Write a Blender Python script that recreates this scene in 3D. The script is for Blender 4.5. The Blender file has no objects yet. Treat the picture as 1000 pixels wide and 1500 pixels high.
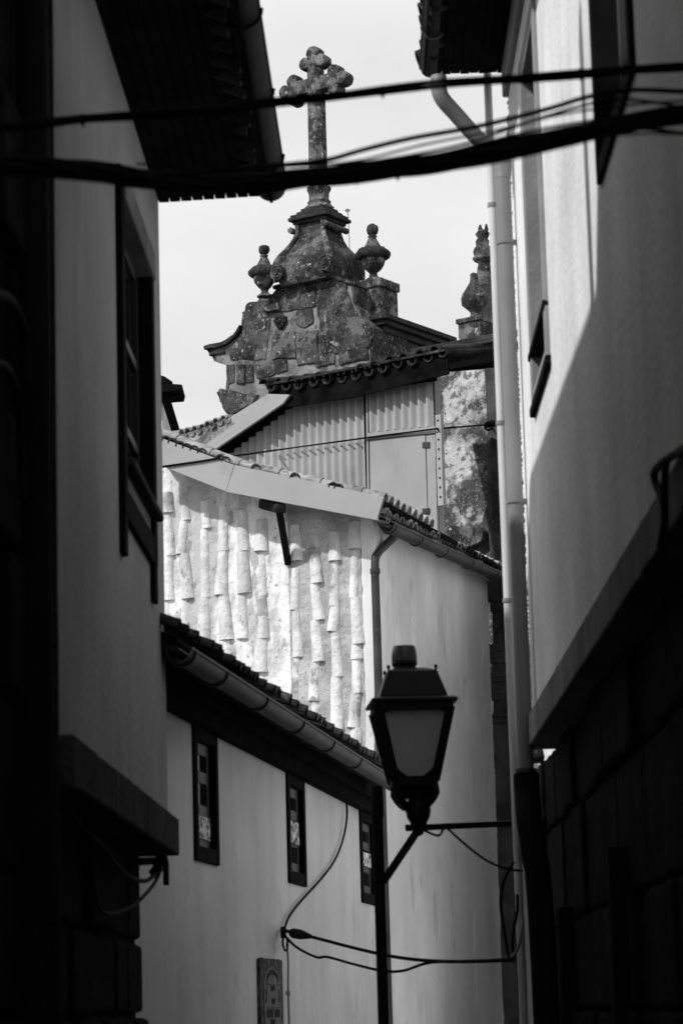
import bpy, math, random
from mathutils import Vector as V, Matrix, noise
random.seed(7)
R = math.radians
sc = bpy.context.scene
col = sc.collection
# ------------------------------------------------------------------ camera
F_PX = 4000.0; PITCH = math.atan(730 / F_PX); ROLL = 0.0276
EYE = V((0, 0, 1.6))
fwd = V((0, math.cos(PITCH), math.sin(PITCH)))
up0 = V((0, -math.sin(PITCH), math.cos(PITCH)))
rt0 = V((1, 0, 0))
cu = up0 * math.cos(ROLL) + rt0 * math.sin(ROLL)
cr = rt0 * math.cos(ROLL) - up0 * math.sin(ROLL)
cd = bpy.data.cameras.new('camera'); cam = bpy.data.objects.new('camera', cd); col.objects.link(cam)
cam.matrix_world = Matrix(((cr.x, cu.x, -fwd.x, EYE.x), (cr.y, cu.y, -fwd.y, EYE.y), (cr.z, cu.z, -fwd.z, EYE.z), (0, 0, 0, 1)))
cd.sensor_fit = 'VERTICAL'; cd.sensor_height = 36.0; cd.sensor_width = 24.0; cd.lens = F_PX / 1500 * 36
cd.clip_start = 0.1; cd.clip_end = 3000
cd.dof.use_dof = True; cd.dof.focus_distance = 36.0; cd.dof.aperture_fstop = 5.6
sc.camera = cam
# ------------------------------------------------------------------ world and sun
SUN_H = V((-0.815, -0.58, 0)).normalized(); SUN_EL = R(42)
SUN_STR = 3.8; SKY_STR = 0.108
w = bpy.data.worlds.new('World'); sc.world = w; w.use_nodes = True
nt = w.node_tree; nt.nodes.clear()
out = nt.nodes.new('ShaderNodeOutputWorld'); bg = nt.nodes.new('ShaderNodeBackground')
sky = nt.nodes.new('ShaderNodeTexSky'); sky.sky_type = 'NISHITA'; sky.sun_disc = False
sky.sun_elevation = SUN_EL; sky.sun_rotation = math.atan2(SUN_H.x, SUN_H.y)
bw = nt.nodes.new('ShaderNodeRGBToBW'); nt.links.new(sky.outputs[0], bw.inputs[0])
tc = nt.nodes.new('ShaderNodeTexCoord'); mp = nt.nodes.new('ShaderNodeMapping'); mp.inputs['Scale'].default_value = (1, 1, 2.2)
nt.links.new(tc.outputs['Generated'], mp.inputs[0])
nz = nt.nodes.new('ShaderNodeTexNoise'); nz.inputs['Scale'].default_value = 5.5; nz.inputs['Detail'].default_value = 5; nz.inputs['Roughness'].default_value = .45
nt.links.new(mp.outputs[0], nz.inputs['Vector'])
mr = nt.nodes.new('ShaderNodeMapRange'); mr.inputs[1].default_value = .3; mr.inputs[2].default_value = .7; mr.inputs[3].default_value = 7.3; mr.inputs[4].default_value = 9.6
nt.links.new(nz.outputs[0], mr.inputs[0])
mx = nt.nodes.new('ShaderNodeMix'); mx.data_type = 'FLOAT'; mx.inputs[0].default_value = .93
nt.links.new(bw.outputs[0], mx.inputs[2]); nt.links.new(mr.outputs[0], mx.inputs[3])
nt.links.new(mx.outputs[0], bg.inputs[0]); bg.inputs[1].default_value = SKY_STR
nt.links.new(bg.outputs[0], out.inputs[0])
sd = bpy.data.lights.new('sun', 'SUN'); sun = bpy.data.objects.new('sun', sd); col.objects.link(sun)
sd.energy = SUN_STR; sd.angle = R(1.2); sd.color = (1, 1, 1)
sdir = V((SUN_H.x * math.cos(SUN_EL), SUN_H.y * math.cos(SUN_EL), math.sin(SUN_EL)))
sun.rotation_euler = sdir.to_track_quat('Z', 'Y').to_euler(); sun.location = (-10, -10, 30)
sc.view_settings.view_transform = 'Standard'; sc.view_settings.look = 'None'
sc.view_settings.exposure = 0.0; sc.view_settings.gamma = 1.0
try: sc.cycles.max_bounces = 8; sc.cycles.diffuse_bounces = 5
except Exception: pass

# ------------------------------------------------------------------ picture point -> place
def ray(px, py):
    return (fwd + cr * ((px - 500) / F_PX) - cu * ((py - 750) / F_PX)).normalized()
def at(px, py, Y):
    d = ray(px, py); return EYE + d * (Y / d.y)
def azx(px):                                   # azimuth of the vanishing point that stands at px on the horizon
    py = 1480 - ROLL * (px - 500)
    d = ray(px, py); return math.atan2(d.x, d.y)
class Pl:
    """a vertical wall plane: s runs along it, z up, n towards the viewer"""
    def __init__(s, p0, az):
        s.o = V((p0.x, p0.y, 0)); s.d = V((math.sin(az), math.cos(az), 0)); n = V((s.d.y, -s.d.x, 0))
        s.n = n if n.dot(EYE - p0) > 0 else -n
    def sz(s, px, py, off=0.0):
        d = ray(px, py); o = s.o + s.n * off
        t = (o - EYE).dot(s.n) / d.dot(s.n); p = EYE + d * t
        return ((p - o).dot(s.d), p.z)
    def w(s, a, z, n=0.0): return s.o + s.d * a + s.n * n + V((0, 0, z))
    def P(s, px, py, off=0.0):
        a, z = s.sz(px, py, off); return s.w(a, z, off)
UP = V((0, 0, 1))
# ------------------------------------------------------------------ mesh builder
class MB:
    def __init__(s): s.v = []; s.f = []; s.sm = []
    def add(s, vs, fs, smooth=False):
        b = len(s.v); s.v += [V(x) for x in vs]
        for f in fs: s.f.append(tuple(i + b for i in f)); s.sm.append(smooth)
    def prism(s, pts, vec, rough=0, step=.06):
        if rough:
            q = []
            for i, a in enumerate(pts):
                b = pts[(i + 1) % len(pts)]; n = max(1, min(60, int((b - a).length / step)))
                for k in range(n):
                    p = a.lerp(b, k / n); e = noise.noise_vector(p * 7) * rough + noise.noise_vector(p * 19) * rough * .6
                    e = e - vec.normalized() * e.dot(vec.normalized()); q.append(p + e)
            pts = q
        n = len(pts); vs = list(pts) + [p + vec for p in pts]
        s.add(vs, [tuple(range(n)), tuple(range(2 * n - 1, n - 1, -1))] + [(i, n + i, n + (i + 1) % n, (i + 1) % n) for i in range(n)])
        return s
    def wall(s, pl, pxs, n0, n1, rough=0):        # outline traced on the plane at offset n1, thickness back to n0
        return s.prism([pl.P(x, y, n1) for x, y in pxs], pl.n * (n0 - n1), rough)
    def szp(s, pl, szs, n0, n1, rough=0):
        return s.prism([pl.w(a, z, n1) for a, z in szs], pl.n * (n0 - n1), rough)
    def box(s, pl, a0, a1, z0, z1, n0, n1): return s.szp(pl, [(a0, z0), (a1, z0), (a1, z1), (a0, z1)], n0, n1)
    def bar(s, a, b, wd, h, up=UP):
        a = V(a); b = V(b); d = (b - a).normalized(); x = d.cross(up)
        if x.length < 1e-4: x = d.cross(V((1, 0, 0)))
        x.normalize(); y = x.cross(d).normalized()
        q = [a + x * i * wd / 2 + y * j * h / 2 for i, j in ((-1, -1), (1, -1), (1, 1), (-1, 1))]
        return s.prism(q, b - a)
    def loft(s, rings, cap=True, smooth=False):
        n = len(rings[0]); vs = [p for r in rings for p in r]; fs = []
        for k in range(len(rings) - 1):
            for i in range(n):
                j = (i + 1) % n; fs.append((k * n + i, k * n + j, (k + 1) * n + j, (k + 1) * n + i))
        s.add(vs, fs, smooth)
        if cap:
            s.add(rings[0], [tuple(range(n - 1, -1, -1))]); s.add(rings[-1], [tuple(range(n))])
        return s
    def lathe(s, base, prof, n=20, rag=0.0, flute=0, fz=(0, 0)):
        rings = []
        for r, z in prof:
            ring = []
            for i in range(n):
                t = 2 * math.pi * i / n; rr = r
                if flute and fz[0] <= z <= fz[1]: rr *= 1 + .09 * math.cos(t * flute)
                p = base + V((math.cos(t) * rr, math.sin(t) * rr, z))
                if rag: p += noise.noise_vector(p * 9) * rag
                ring.append(p)
            rings.append(ring)
        return s.loft(rings, True, True)
    def tube(s, pts, r, n=10, cap=True):
        pts = [V(p) for p in pts]; rings = []; ref = None
        for i, p in enumerate(pts):
            d = (pts[min(i + 1, len(pts) - 1)] - pts[max(i - 1, 0)]).normalized()
            if ref is None:
                ref = d.cross(UP)
                if ref.length < .05: ref = d.cross(V((1, 0, 0)))
            x = (ref - d * ref.dot(d)).normalized(); ref = x; y = d.cross(x)
            rr = r[i] if isinstance(r, (list, tuple)) else r
            rings.append([p + x * math.cos(2 * math.pi * k / n) * rr + y * math.sin(2 * math.pi * k / n) * rr for k in range(n)])
        return s.loft(rings, cap, True)
    def half(s, p0, p1, up, r0, r1, th=.015, n=8, a0=0, a1=180):   # an open half-round tile or gutter
        p0 = V(p0); p1 = V(p1); d = (p1 - p0).normalized(); x = d.cross(up).normalized(); y = x.cross(d).normalized()
        rings = []
        for p, r in ((p0, r0), (p1, r1)):
            o = []; q = []
            for k in range(n + 1):
                t = R(a0 + (a1 - a0) * k / n)
                o.append(p + x * math.cos(t) * r + y * math.sin(t) * r); q.append(p + x * math.cos(t) * (r - th) + y * math.sin(t) * (r - th))
            rings.append(o + q[::-1])
        m = len(rings[0]); vs = rings[0] + rings[1]
        s.add(vs, [(i, (i + 1) % m, m + (i + 1) % m, m + i) for i in range(m)], True)
        for b, sg in ((0, 1), (m, -1)):
            s.add(rings[0 if b == 0 else 1], [(k, k + 1, m - 2 - k, m - 1 - k) for k in range(n)])
        return s
    def build(s, name, mat, parent=None, bevel=0, label=None, cat=None, group=None, kind=None):
        me = bpy.data.meshes.new(name); o = bpy.data.objects.new(name, me); col.objects.link(o)
        if parent is not None: off = ORG[parent.name]; o.parent = parent; o.location = (0, 0, 0)
        else:
            xs = [p.x for p in s.v]; ys = [p.y for p in s.v]; zs = [p.z for p in s.v]
            off = V(((min(xs) + max(xs)) / 2, (min(ys) + max(ys)) / 2, min(zs))); o.location = off
        ORG[o.name] = off
        me.from_pydata([tuple(p - off) for p in s.v], [], s.f)
        for p, k in zip(me.polygons, s.sm): p.use_smooth = k
        me.materials.append(mat)
        import bmesh
        bm = bmesh.new(); bm.from_mesh(me); bmesh.ops.recalc_face_normals(bm, faces=bm.faces); bm.to_mesh(me); bm.free(); me.update()
        if bevel:
            m = o.modifiers.new('bevel', 'BEVEL'); m.width = bevel; m.segments = 2; m.limit_method = 'ANGLE'; m.angle_limit = R(40)
        tag(o, label, cat, group, kind); return o
ORG = {}
def tag(o, label=None, cat=None, group=None, kind=None):
    if label: o['label'] = label
    if cat: o['category'] = cat
    if group: o['group'] = group
    if kind: o['kind'] = kind
    return o
def thing(name, loc, label, cat, group=None):
    o = bpy.data.objects.new(name, None); col.objects.link(o); o.location = loc; o.empty_display_size = .2
    ORG[o.name] = V(loc); return tag(o, label, cat, group)
def crom(pts, n=8):
    pts = [V(p) for p in pts]; o = []
    for i in range(len(pts) - 1):
        a = pts[max(i - 1, 0)]; b = pts[i]; c = pts[i + 1]; d = pts[min(i + 2, len(pts) - 1)]
        for k in range(n):
            t = k / n; o.append(.5 * ((2 * b) + (c - a) * t + (2 * a - 5 * b + 4 * c - d) * t * t + (3 * b - a - 3 * c + d) * t ** 3))
    o.append(pts[-1]); return o
# ------------------------------------------------------------------ materials (all grey: the photograph is monochrome)
def mat(name, lo, hi=None, scale=2.0, detail=6, rough=.85, bump=.0, bscale=None, stretch=(1, 1, 1), spots=None, streak=0, clamp=(.35, .65), metal=0.0, spec=.4, layers=None):
    m = bpy.data.materials.new(name); m.use_nodes = True; n = m.node_tree.nodes; L = m.node_tree.links
    b = n['Principled BSDF']; b.inputs['Roughness'].default_value = rough; b.inputs['Metallic'].default_value = metal
    b.inputs['Specular IOR Level'].default_value = spec
    hi = lo if hi is None else hi
    tc = n.new('ShaderNodeNewGeometry'); mp = n.new('ShaderNodeMapping'); mp.inputs['Scale'].default_value = stretch
    L.new(tc.outputs['Position'], mp.inputs[0])
    def nz(sc_, det, rg=.55, vec=None):
        t = n.new('ShaderNodeTexNoise'); t.inputs['Scale'].default_value = sc_; t.inputs['Detail'].default_value = det; t.inputs['Roughness'].default_value = rg
        L.new((vec or mp).outputs[0], t.inputs['Vector']); return t.outputs[0]
    def rng(src, a, b_, c, d):
        r = n.new('ShaderNodeMapRange'); r.inputs[1].default_value = a; r.inputs[2].default_value = b_; r.inputs[3].default_value = c; r.inputs[4].default_value = d
        L.new(src, r.inputs[0]); return r.outputs[0]
    def mixf(f, a, b_):
        x = n.new('ShaderNodeMix'); x.data_type = 'FLOAT'
        for i, q in ((0, f), (2, a), (3, b_)):
            if isinstance(q, (int, float)): x.inputs[i].default_value = q
            else: L.new(q, x.inputs[i])
        return x.outputs[0]
    c = rng(nz(scale, detail, .6), clamp[0], clamp[1], lo, hi)
    if streak:                                             # rain streaks running down
        mv = n.new('ShaderNodeMapping'); mv.inputs['Scale'].default_value = (1.9, 1.9, .22); L.new(tc.outputs['Position'], mv.inputs[0])
        f = rng(nz(1.6, 5, .62, mv), .48, .82, 0, streak); c = mixf(f, c, lo * .6)
    for ly in (layers or []):                              # (scale, detail, threshold, softness, value, opacity, stretch)
        ms = n.new('ShaderNodeMapping'); ms.inputs['Scale'].default_value = ly[6] if len(ly) > 6 else (1, 1, 1); ms.inputs['Location'].default_value = (ly[0], ly[2] * 31, 3)
        L.new(tc.outputs['Position'], ms.inputs[0])
        f = rng(nz(ly[0], ly[1], .62, ms), ly[2], ly[2] + ly[3], 0, ly[5]); c = mixf(f, c, ly[4])
    if spots:                                              # lichen rosettes
        vo = n.new('ShaderNodeTexVoronoi'); vo.inputs['Scale'].default_value = spots[0]; L.new(tc.outputs['Position'], vo.inputs['Vector'])
        d = n.new('ShaderNodeMath'); d.operation = 'ADD'; L.new(vo.outputs['Distance'], d.inputs[0]); L.new(rng(nz(spots[0] * 2.2, 3), 0, 1, -.25, .25), d.inputs[1])
        g = rng(nz(spots[0] * .22, 3), .45, .62, 0, 1)
        f0 = rng(d.outputs[0], spots[1], spots[1] + .07, 1, 0)
        pm = n.new('ShaderNodeMath'); pm.operation = 'MULTIPLY'; L.new(f0, pm.inputs[0]); L.new(g, pm.inputs[1]); c = mixf(pm.outputs[0], c, spots[2])
    cc = n.new('ShaderNodeCombineColor')
    for i in range(3): L.new(c, cc.inputs[i])
    L.new(cc.outputs[0], b.inputs['Base Color'])
    if bump:
        bp = n.new('ShaderNodeBump'); bp.inputs['Strength'].default_value = min(1, bump); bp.inputs['Distance'].default_value = .03 * max(1, bump)
        L.new(nz(bscale or scale * 6, 5, .6), bp.inputs['Height']); L.new(bp.outputs[0], b.inputs['Normal'])
    return m
M = {}
M['ground'] = mat('paving stone', .03, .06, 1.5, bump=.4)
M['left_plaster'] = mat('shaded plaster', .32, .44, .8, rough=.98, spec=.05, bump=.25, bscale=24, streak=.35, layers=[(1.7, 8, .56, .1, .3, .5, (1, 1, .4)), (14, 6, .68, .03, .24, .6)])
M['right_plaster'] = mat('white plaster', .66, .86, .9, rough=.98, spec=.05, bump=.3, bscale=24, streak=.35, layers=[(1.6, 8, .57, .1, .5, .5, (1, 1, .4)), (13, 6, .68, .03, .4, .6)])
M['house_plaster'] = mat('house plaster', .58, .74, .7, rough=.9, bump=.2, bscale=9, streak=.35, layers=[(.7, 6, .5, .2, .42, .5, (1, 1, .5)), (2.3, 7, .6, .06, .45, .4, (1, 1, .7)), (9, 6, .66, .04, .35, .5)])
M['far_plaster'] = mat('weathered limewash', .6, .78, .6, rough=.9, bump=.25, bscale=7, streak=.4, layers=[(.8, 7, .5, .12, .4, .5, (1, 1, .5)), (2.4, 7, .6, .05, .36, .5, (1, 1, .4)), (3.2, 7, .62, .05, .85, .5, (1, 1, .3)), (12, 6, .66, .04, .35, .5)])
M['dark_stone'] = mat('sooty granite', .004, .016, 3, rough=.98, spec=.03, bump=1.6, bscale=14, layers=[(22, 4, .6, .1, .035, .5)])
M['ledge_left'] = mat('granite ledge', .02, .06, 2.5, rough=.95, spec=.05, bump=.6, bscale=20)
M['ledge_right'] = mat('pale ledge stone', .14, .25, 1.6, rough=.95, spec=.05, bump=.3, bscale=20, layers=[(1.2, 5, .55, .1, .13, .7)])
M['black_wood'] = mat('dark painted wood', .005, .012, 3, rough=.95, bump=.1, spec=.03)
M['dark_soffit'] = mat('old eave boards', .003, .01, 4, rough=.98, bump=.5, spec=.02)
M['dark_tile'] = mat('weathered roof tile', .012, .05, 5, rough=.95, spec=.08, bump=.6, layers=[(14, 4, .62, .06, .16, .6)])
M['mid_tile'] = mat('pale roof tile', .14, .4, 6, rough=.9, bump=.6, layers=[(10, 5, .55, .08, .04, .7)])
M['gutter'] = mat('grey painted gutter', .022, .05, 3, rough=.6, bump=.15, spec=.25, layers=[(14, 5, .6, .05, .08, .5)])
M['gutter_dark'] = mat('dark painted gutter', .01, .02, 2, rough=.7, bump=.05, spec=.1)
M['pipe_black'] = mat('black pipe paint', .005, .009, 2, rough=.8, spec=.06)
M['pipe_dark'] = mat('dark pipe paint', .03, .05, 2, rough=.4)
M['pipe_light'] = mat('light grey pipe plastic', .17, .22, 2, rough=.4, spec=.4)
M['pipe_pale'] = mat('pale pipe plastic', .5, .6, 2, rough=.45)
M['board'] = mat('grey painted board', .29, .33, 1.5, rough=.7, bump=.05, layers=[(2, 7, .6, .1, .22, .5)])
M['corrugated'] = mat('grey corrugated sheet', .26, .36, 1.2, rough=.6, bump=.1, streak=.5, layers=[(1.1, 6, .6, .1, .17, .5, (1, 1, .4))])
M['panel'] = mat('grey sheet panel', .26, .31, 1.0, rough=.65, bump=.03, layers=[(1.6, 7, .54, .12, .2, .5, (1, 1, .4)), (12, 5, .66, .03, .16, .5)])
M['limewash_tile'] = mat('limewashed tile', .5, .82, 3.5, rough=.9, bump=.7, bscale=18, layers=[(3.2, 7, .58, .05, .12, .7, (1, 1, .6)), (2.2, 8, .52, .08, .38, .6, (1, 1, .4)), (26, 4, .63, .04, .2, .6)])
M['limewash'] = mat('limewashed wall', .74, .9, 2.0, rough=.9, bump=.9, bscale=9, layers=[(1.9, 9, .46, .08, .34, .7, (1, 1, .4)), (3.4, 9, .57, .04, .16, .6, (1, 1, .5)), (5, 8, .6, .04, .2, .6, (1, 1, .5)), (30, 4, .62, .03, .16, .75)])
M['raw_mortar'] = mat('raw mortar', .26, .52, 3.0, rough=.95, bump=.8, bscale=12, layers=[(34, 4, .6, .04, .12, .7)])
M['stone'] = mat('lichened granite', .005, .075, 3.2, detail=9, rough=.95, bump=1.0, bscale=12, clamp=(.36, .68), layers=[(17, 6, .56, .06, .14, .6), (2.2, 9, .52, .05, .16, .6), (5, 8, .56, .05, .008, .8), (9, 5, .66, .03, .5, .85), (14, 4, .69, .02, .6, .9), (30, 3, .68, .02, .5, .8), (6, 7, .63, .05, .42, .6), (40, 4, .58, .08, .015, .7)])
M['stone_light'] = mat('pale lichened granite', .025, .2, 4.5, detail=9, rough=.95, bump=1.0, bscale=14, layers=[(5, 8, .47, .06, .015, .88), (12, 4, .66, .03, .6, .8), (22, 5, .6, .06, .4, .5)])
M['stone_black'] = mat('blackened granite', .008, .045, 3.5, detail=8, rough=.95, bump=1.0, bscale=14, layers=[(20, 5, .62, .05, .16, .6), (14, 4, .7, .02, .4, .8)])
M['mortar'] = mat('lime mortar joints', .08, .26, 2.6, detail=8, rough=.95, bump=.6, bscale=16, layers=[(4, 8, .53, .07, .05, .85), (30, 4, .6, .05, .04, .6)])
M['lichen_wall'] = mat('limewash with black lichen', .3, .66, 2.0, detail=9, rough=.95, bump=.8, bscale=14, layers=[(1.5, 10, .44, .08, .035, .93), (9, 8, .52, .05, .03, .75), (30, 4, .6, .05, .6, .45)])
M['pilaster'] = mat('dark granite pilaster', .02, .07, 3, rough=.9, bump=.6)
M['cable'] = mat('black cable sheath', .004, .008, 5, rough=.85, spec=.08)
M['lamp_metal'] = mat('black lamp metal', .005, .01, 3, rough=.5, spec=.15)
M['opal'] = mat('opal lamp glass', .46, .54, 1.5, rough=.25, layers=[(9, 6, .58, .12, .34, .4)])
M['photocell'] = mat('grey photocell', .05, .08, 8, rough=.3)
M['glass'] = mat('dark window glass', .01, .02, 2, rough=.06, spec=.8)
M['lace'] = mat('white lace curtains', .02, .8, 26, detail=5, rough=.9, clamp=(.47, .53))
M['frame_light'] = mat('grey window stone', .2, .27, 3, rough=.85, bump=.2)
M['plaque_dark'] = mat('dark glazed tile', .015, .12, 22, detail=4, rough=.8, spec=.08, clamp=(.42, .6))
M['plaque_mid'] = mat('grey glazed tile', .1, .22, 14, detail=4, rough=.8, spec=.08)
M['plaque_ink'] = mat('painted tile ink', .01, .02, 8, rough=.8, spec=.08)
M['apron'] = mat('grey window apron', .09, .13, 3, rough=.8)
M['sash_dark'] = mat('dark sash paint', .01, .02, 3, rough=.6)
M['pane_reflection'] = mat('grey pane reflection', .2, .4, 6, rough=.9)
M['weed'] = mat('dry weed', .2, .3, 8)

# ------------------------------------------------------------------ planes
LW = Pl(at(240, 800, 14.0), azx(605))            # left alley house
RW = Pl(at(774, 900, 15.5), azx(522))            # right alley house
LH = Pl(at(243, 1100, 15.2), azx(1064))          # low house along the street
UR = Pl(at(545, 850, 27.0), azx(1860))           # upper house, street side
UG = Pl(at(545, 850, 27.0), azx(1860) + R(90))   # upper house, tile-hung gable
CW = Pl(at(640, 650, 32.5), R(132))              # corrugated annex
CA = R(124)
CH = Pl(at(470, 450, 42.0), CA)                  # church gable
FL = Pl(at(650, 640, 37.0), CA)                  # church flank
# ================================================================== setting
g = MB(); N = 24
for i in range(N):
    for j in range(N): pass
g.add([(-1500, -1500, 0), (1500, -1500, 0), (1500, 1500, 0), (-1500, 1500, 0)], [(0, 1, 2, 3)])
g.build('ground', M['ground'], kind='structure')

def blocks(mb, pl, s0, s1, z0, z1, n0, n1, hgt=.38, wd=.7, gap=.02, seed=1, jit=.03):
    rd = random.Random(seed); z = z0; row = 0
    while z < z1 - .05:
        h = min(hgt * rd.uniform(.85, 1.15), z1 - z); s = s0 - rd.uniform(0, wd) * (row % 2)
        while s < s1 - .02:
            ww = wd * rd.uniform(.6, 1.4); a = max(s, s0); b = min(s + ww, s1)
            if b - a > .08:
                q = [(a + gap / 2, z + gap / 2), (b - gap / 2, z + gap / 2), (b - gap / 2, z + h - gap / 2), (a + gap / 2, z + h - gap / 2)]
                mb.szp(pl, q, n0, n1 + rd.uniform(-jit, jit), rough=.012)
            s += ww
        z += h; row += 1
def tiles(mb, pts, upd, r=.085, sp=.2, ln=.6, th=.018, sag=.0, seed=3, channels=True):
    """rows of round tiles along the eave polyline pts; upd = direction up the roof"""
    rd = random.Random(seed); L = []
    for i in range(len(pts) - 1):
        a, b = V(pts[i]), V(pts[i + 1]); n = (b - a).length
        L.append((a, b, n))
    tot = sum(x[2] for x in L); k = 0.0
    while k < tot:
        t = k
        for a, b, n in L:
            if t <= n: p = a.lerp(b, t / n); e = (b - a).normalized(); break
            t -= n
        upn = e.cross(upd).normalized()
        if upn.z < 0: upn = -upn
        j = upd * rd.uniform(-.025, .025) + UP * rd.uniform(-.008, .008)
        mb.half(p + j, p + j + upd * ln, upn, r * rd.uniform(.95, 1.06), r * .85, th)
        if channels:
            q = p + e * sp / 2 - upn * r * .25 + j
            mb.half(q, q + upd * ln, -upn, r * .9, r * .9, th)
        k += sp
def gutter(mb, a, b, r=.065, th=.006):
    mb.half(a, b, -UP, r, r, th, n=12); mb.tube([a + UP * .0, b], .006, 6)
    d = (b - a).normalized(); x = d.cross(UP).normalized()
    for s_ in (-1, 1): mb.tube([a + x * r * s_, b + x * r * s_], .009, 6)
def hoop(p, d, r):
    x = d.cross(UP).normalized(); m = MB()
    m.tube([p + x * math.cos(R(t)) * r - UP * math.sin(R(t)) * r for t in range(0, 181, 15)], .009, 6); return m

def holed(m, pl, s0, s1, z0, z1, holes, nb, nf, dep=.3, ins=.012):
    H = [(a + ins, b - ins, c + ins, d - ins) for a, b, c, d in holes]
    S = sorted({s0, s1} | {q for h in H for q in h[:2]}); Z = sorted({z0, z1} | {q for h in H for q in h[2:]})
    for i in range(len(S) - 1):
        for j in range(len(Z) - 1):
            a, b, c, d = S[i], S[i + 1], Z[j], Z[j + 1]; u = (a + b) / 2; v = (c + d) / 2
            if any(h[0] < u < h[1] and h[2] < v < h[3] for h in H): continue
            m.add([pl.w(a, c, nf), pl.w(b, c, nf), pl.w(b, d, nf), pl.w(a, d, nf)], [(0, 1, 2, 3)])
    for a, b, c, d in H:
        q = [(a, c), (b, c), (b, d), (a, d)]
        for k in range(4):
            p, r = q[k], q[(k + 1) % 4]
            m.add([pl.w(*p, nf), pl.w(*r, nf), pl.w(*r, nf - dep), pl.w(*p, nf - dep)], [(0, 1, 2, 3)])
    q = [(s0, z0), (s1, z0), (s1, z1), (s0, z1)]
    for k in range(4):
        p, r = q[k], q[(k + 1) % 4]
        m.add([pl.w(*p, nf), pl.w(*r, nf), pl.w(*r, nb), pl.w(*p, nb)], [(0, 1, 2, 3)])
    m.add([pl.w(*p, nb) for p in q], [(0, 1, 2, 3)])
def window(pl, s0, s1, z0, z1, parent, mf, mg, fr=.1, out=.03, depth=.18, cols=1, rails=(), sashm=None, t=.045, top=None):
    m = MB(); m.box(pl, s0, s0 + fr, z0, z1, -depth, out); m.box(pl, s1 - fr, s1, z0, z1, -depth, out)
    tp = fr if top is None else top
    m.box(pl, s0 + fr, s1 - fr, z1 - tp, z1, -depth, out - .003); m.box(pl, s0 + fr, s1 - fr, z0, z0 + fr, -depth, out - .003)
    w_ = m.build('window', mf, parent, bevel=.006)
    m = MB(); a, b, c, d_ = s0 + fr, s1 - fr, z0 + fr, z1 - tp; ww = (b - a) / cols
    for i in range(cols):
        x0 = a + ww * i + .004; x1 = x0 + ww - .008
        m.box(pl, x0, x0 + t, c, d_, -depth * .9, -depth * .45); m.box(pl, x1 - t, x1, c, d_, -depth * .9, -depth * .45)
        for z in [c + .001, d_ - t - .001] + [c + (d_ - c) * q for q in rails]: m.box(pl, x0 + t, x1 - t, z, z + t, -depth * .88, -depth * .48)
    m.build('sash', sashm or mf, w_, bevel=.004)
    m = MB(); m.box(pl, a, b, c, d_, -depth * .75, -depth * .68); m.build('pane', mg, w_)
    return w_
# ================================================================== left alley house
s_e, _ = LW.sz(240, 800)
s_n = LW.sz(85, 800)[0]; s_a = min(s_e, s_n); s_b = max(s_e, s_n)
zl_t = LW.sz(257, 1196, .05)[1]; zl_b = LW.sz(255, 1249, .05)[1]
ze = LW.w(s_e, 0, .62); z_eave = at(413, 300, 14.05).z; z_in = z_eave
lh = thing('plastered_house', LW.w((s_a + s_b) / 2, 0, -1.5), 'dark plastered house with deep tiled eave and one tall window, left alley side', 'house')
W_s0, W_s1 = sorted((LW.sz(175, 800)[0], LW.sz(223, 800)[0]))
W_t = LW.sz(217, 378)[1]; W_b = LW.sz(220, 826)[1]; W_ear = LW.sz(220, 879)[1]; W_sill = LW.sz(213, 735)[1]
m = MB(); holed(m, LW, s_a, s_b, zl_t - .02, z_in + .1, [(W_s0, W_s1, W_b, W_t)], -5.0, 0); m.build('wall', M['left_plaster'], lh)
m = MB(); blocks(m, LW, s_a, s_b - .02, 0, zl_b + .02, -.6, -.12, .42, .75, .03, 5)
m.box(LW, s_a + .01, s_b - .06, 0, zl_b, -5.0, -.17); m.build('stone_base', M['dark_stone'], lh, bevel=.02)
m = MB(); s = s_a
while s < s_b:
    e = min(s + 1.35, s_b + .02)
    m.szp(LW, [(s + .006, zl_b), (e - .006, zl_b), (e - .006, zl_t), (s + .006, zl_t)], -.3, .055, rough=.004); s = e
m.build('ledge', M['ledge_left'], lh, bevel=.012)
# eave
m = MB()
for k in range(10):
    n0 = .0 + k * .06; m.box(LW, s_a - .5, s_b + .02, z_in + .02 + k * .002, z_in + .06 + k * .002, n0 + .002, n0 + .057)
m.box(LW, s_a - .5, s_b + .03, z_in + .0, z_in + .1, .592, .61); m.build('soffit', M['dark_soffit'], lh, bevel=.004)
roof = MB(); ov = .56
roof.prism([LW.w(s_b + .06, z_eave + .07, ov), LW.w(s_b + .06, z_eave + .11, ov), LW.w(s_b + .06, z_eave + 2.0, -4.2), LW.w(s_b + .06, z_eave + 1.9, -4.2)], LW.d * -(s_b - s_a + .6))
upd = (LW.w(0, z_eave + 1.9, -4.2) - LW.w(0, z_eave + .05, ov)).normalized()
tiles(roof, [LW.w(s_b + .0, z_eave + .08, ov + .03), LW.w(s_a - .5, z_eave + .08, ov + .03)], upd, .085, .2, 1.5, .02, seed=2)
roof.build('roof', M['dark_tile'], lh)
m = MB(); a = LW.w(s_b + .03, z_eave + .09, .60); b = LW.w(s_a - .5, z_eave + .12, .60); gutter(m, a, b, .08)
gt = m.build('gutter', M['gutter_dark'], lh)
d = (b - a).normalized()
for t in (.55, 1.55, 2.6, 3.6): hoop(a + d * t, d, .092).build('gutter_bracket', M['pipe_black'], gt)
# window: casing ring, lintel, sill

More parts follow.
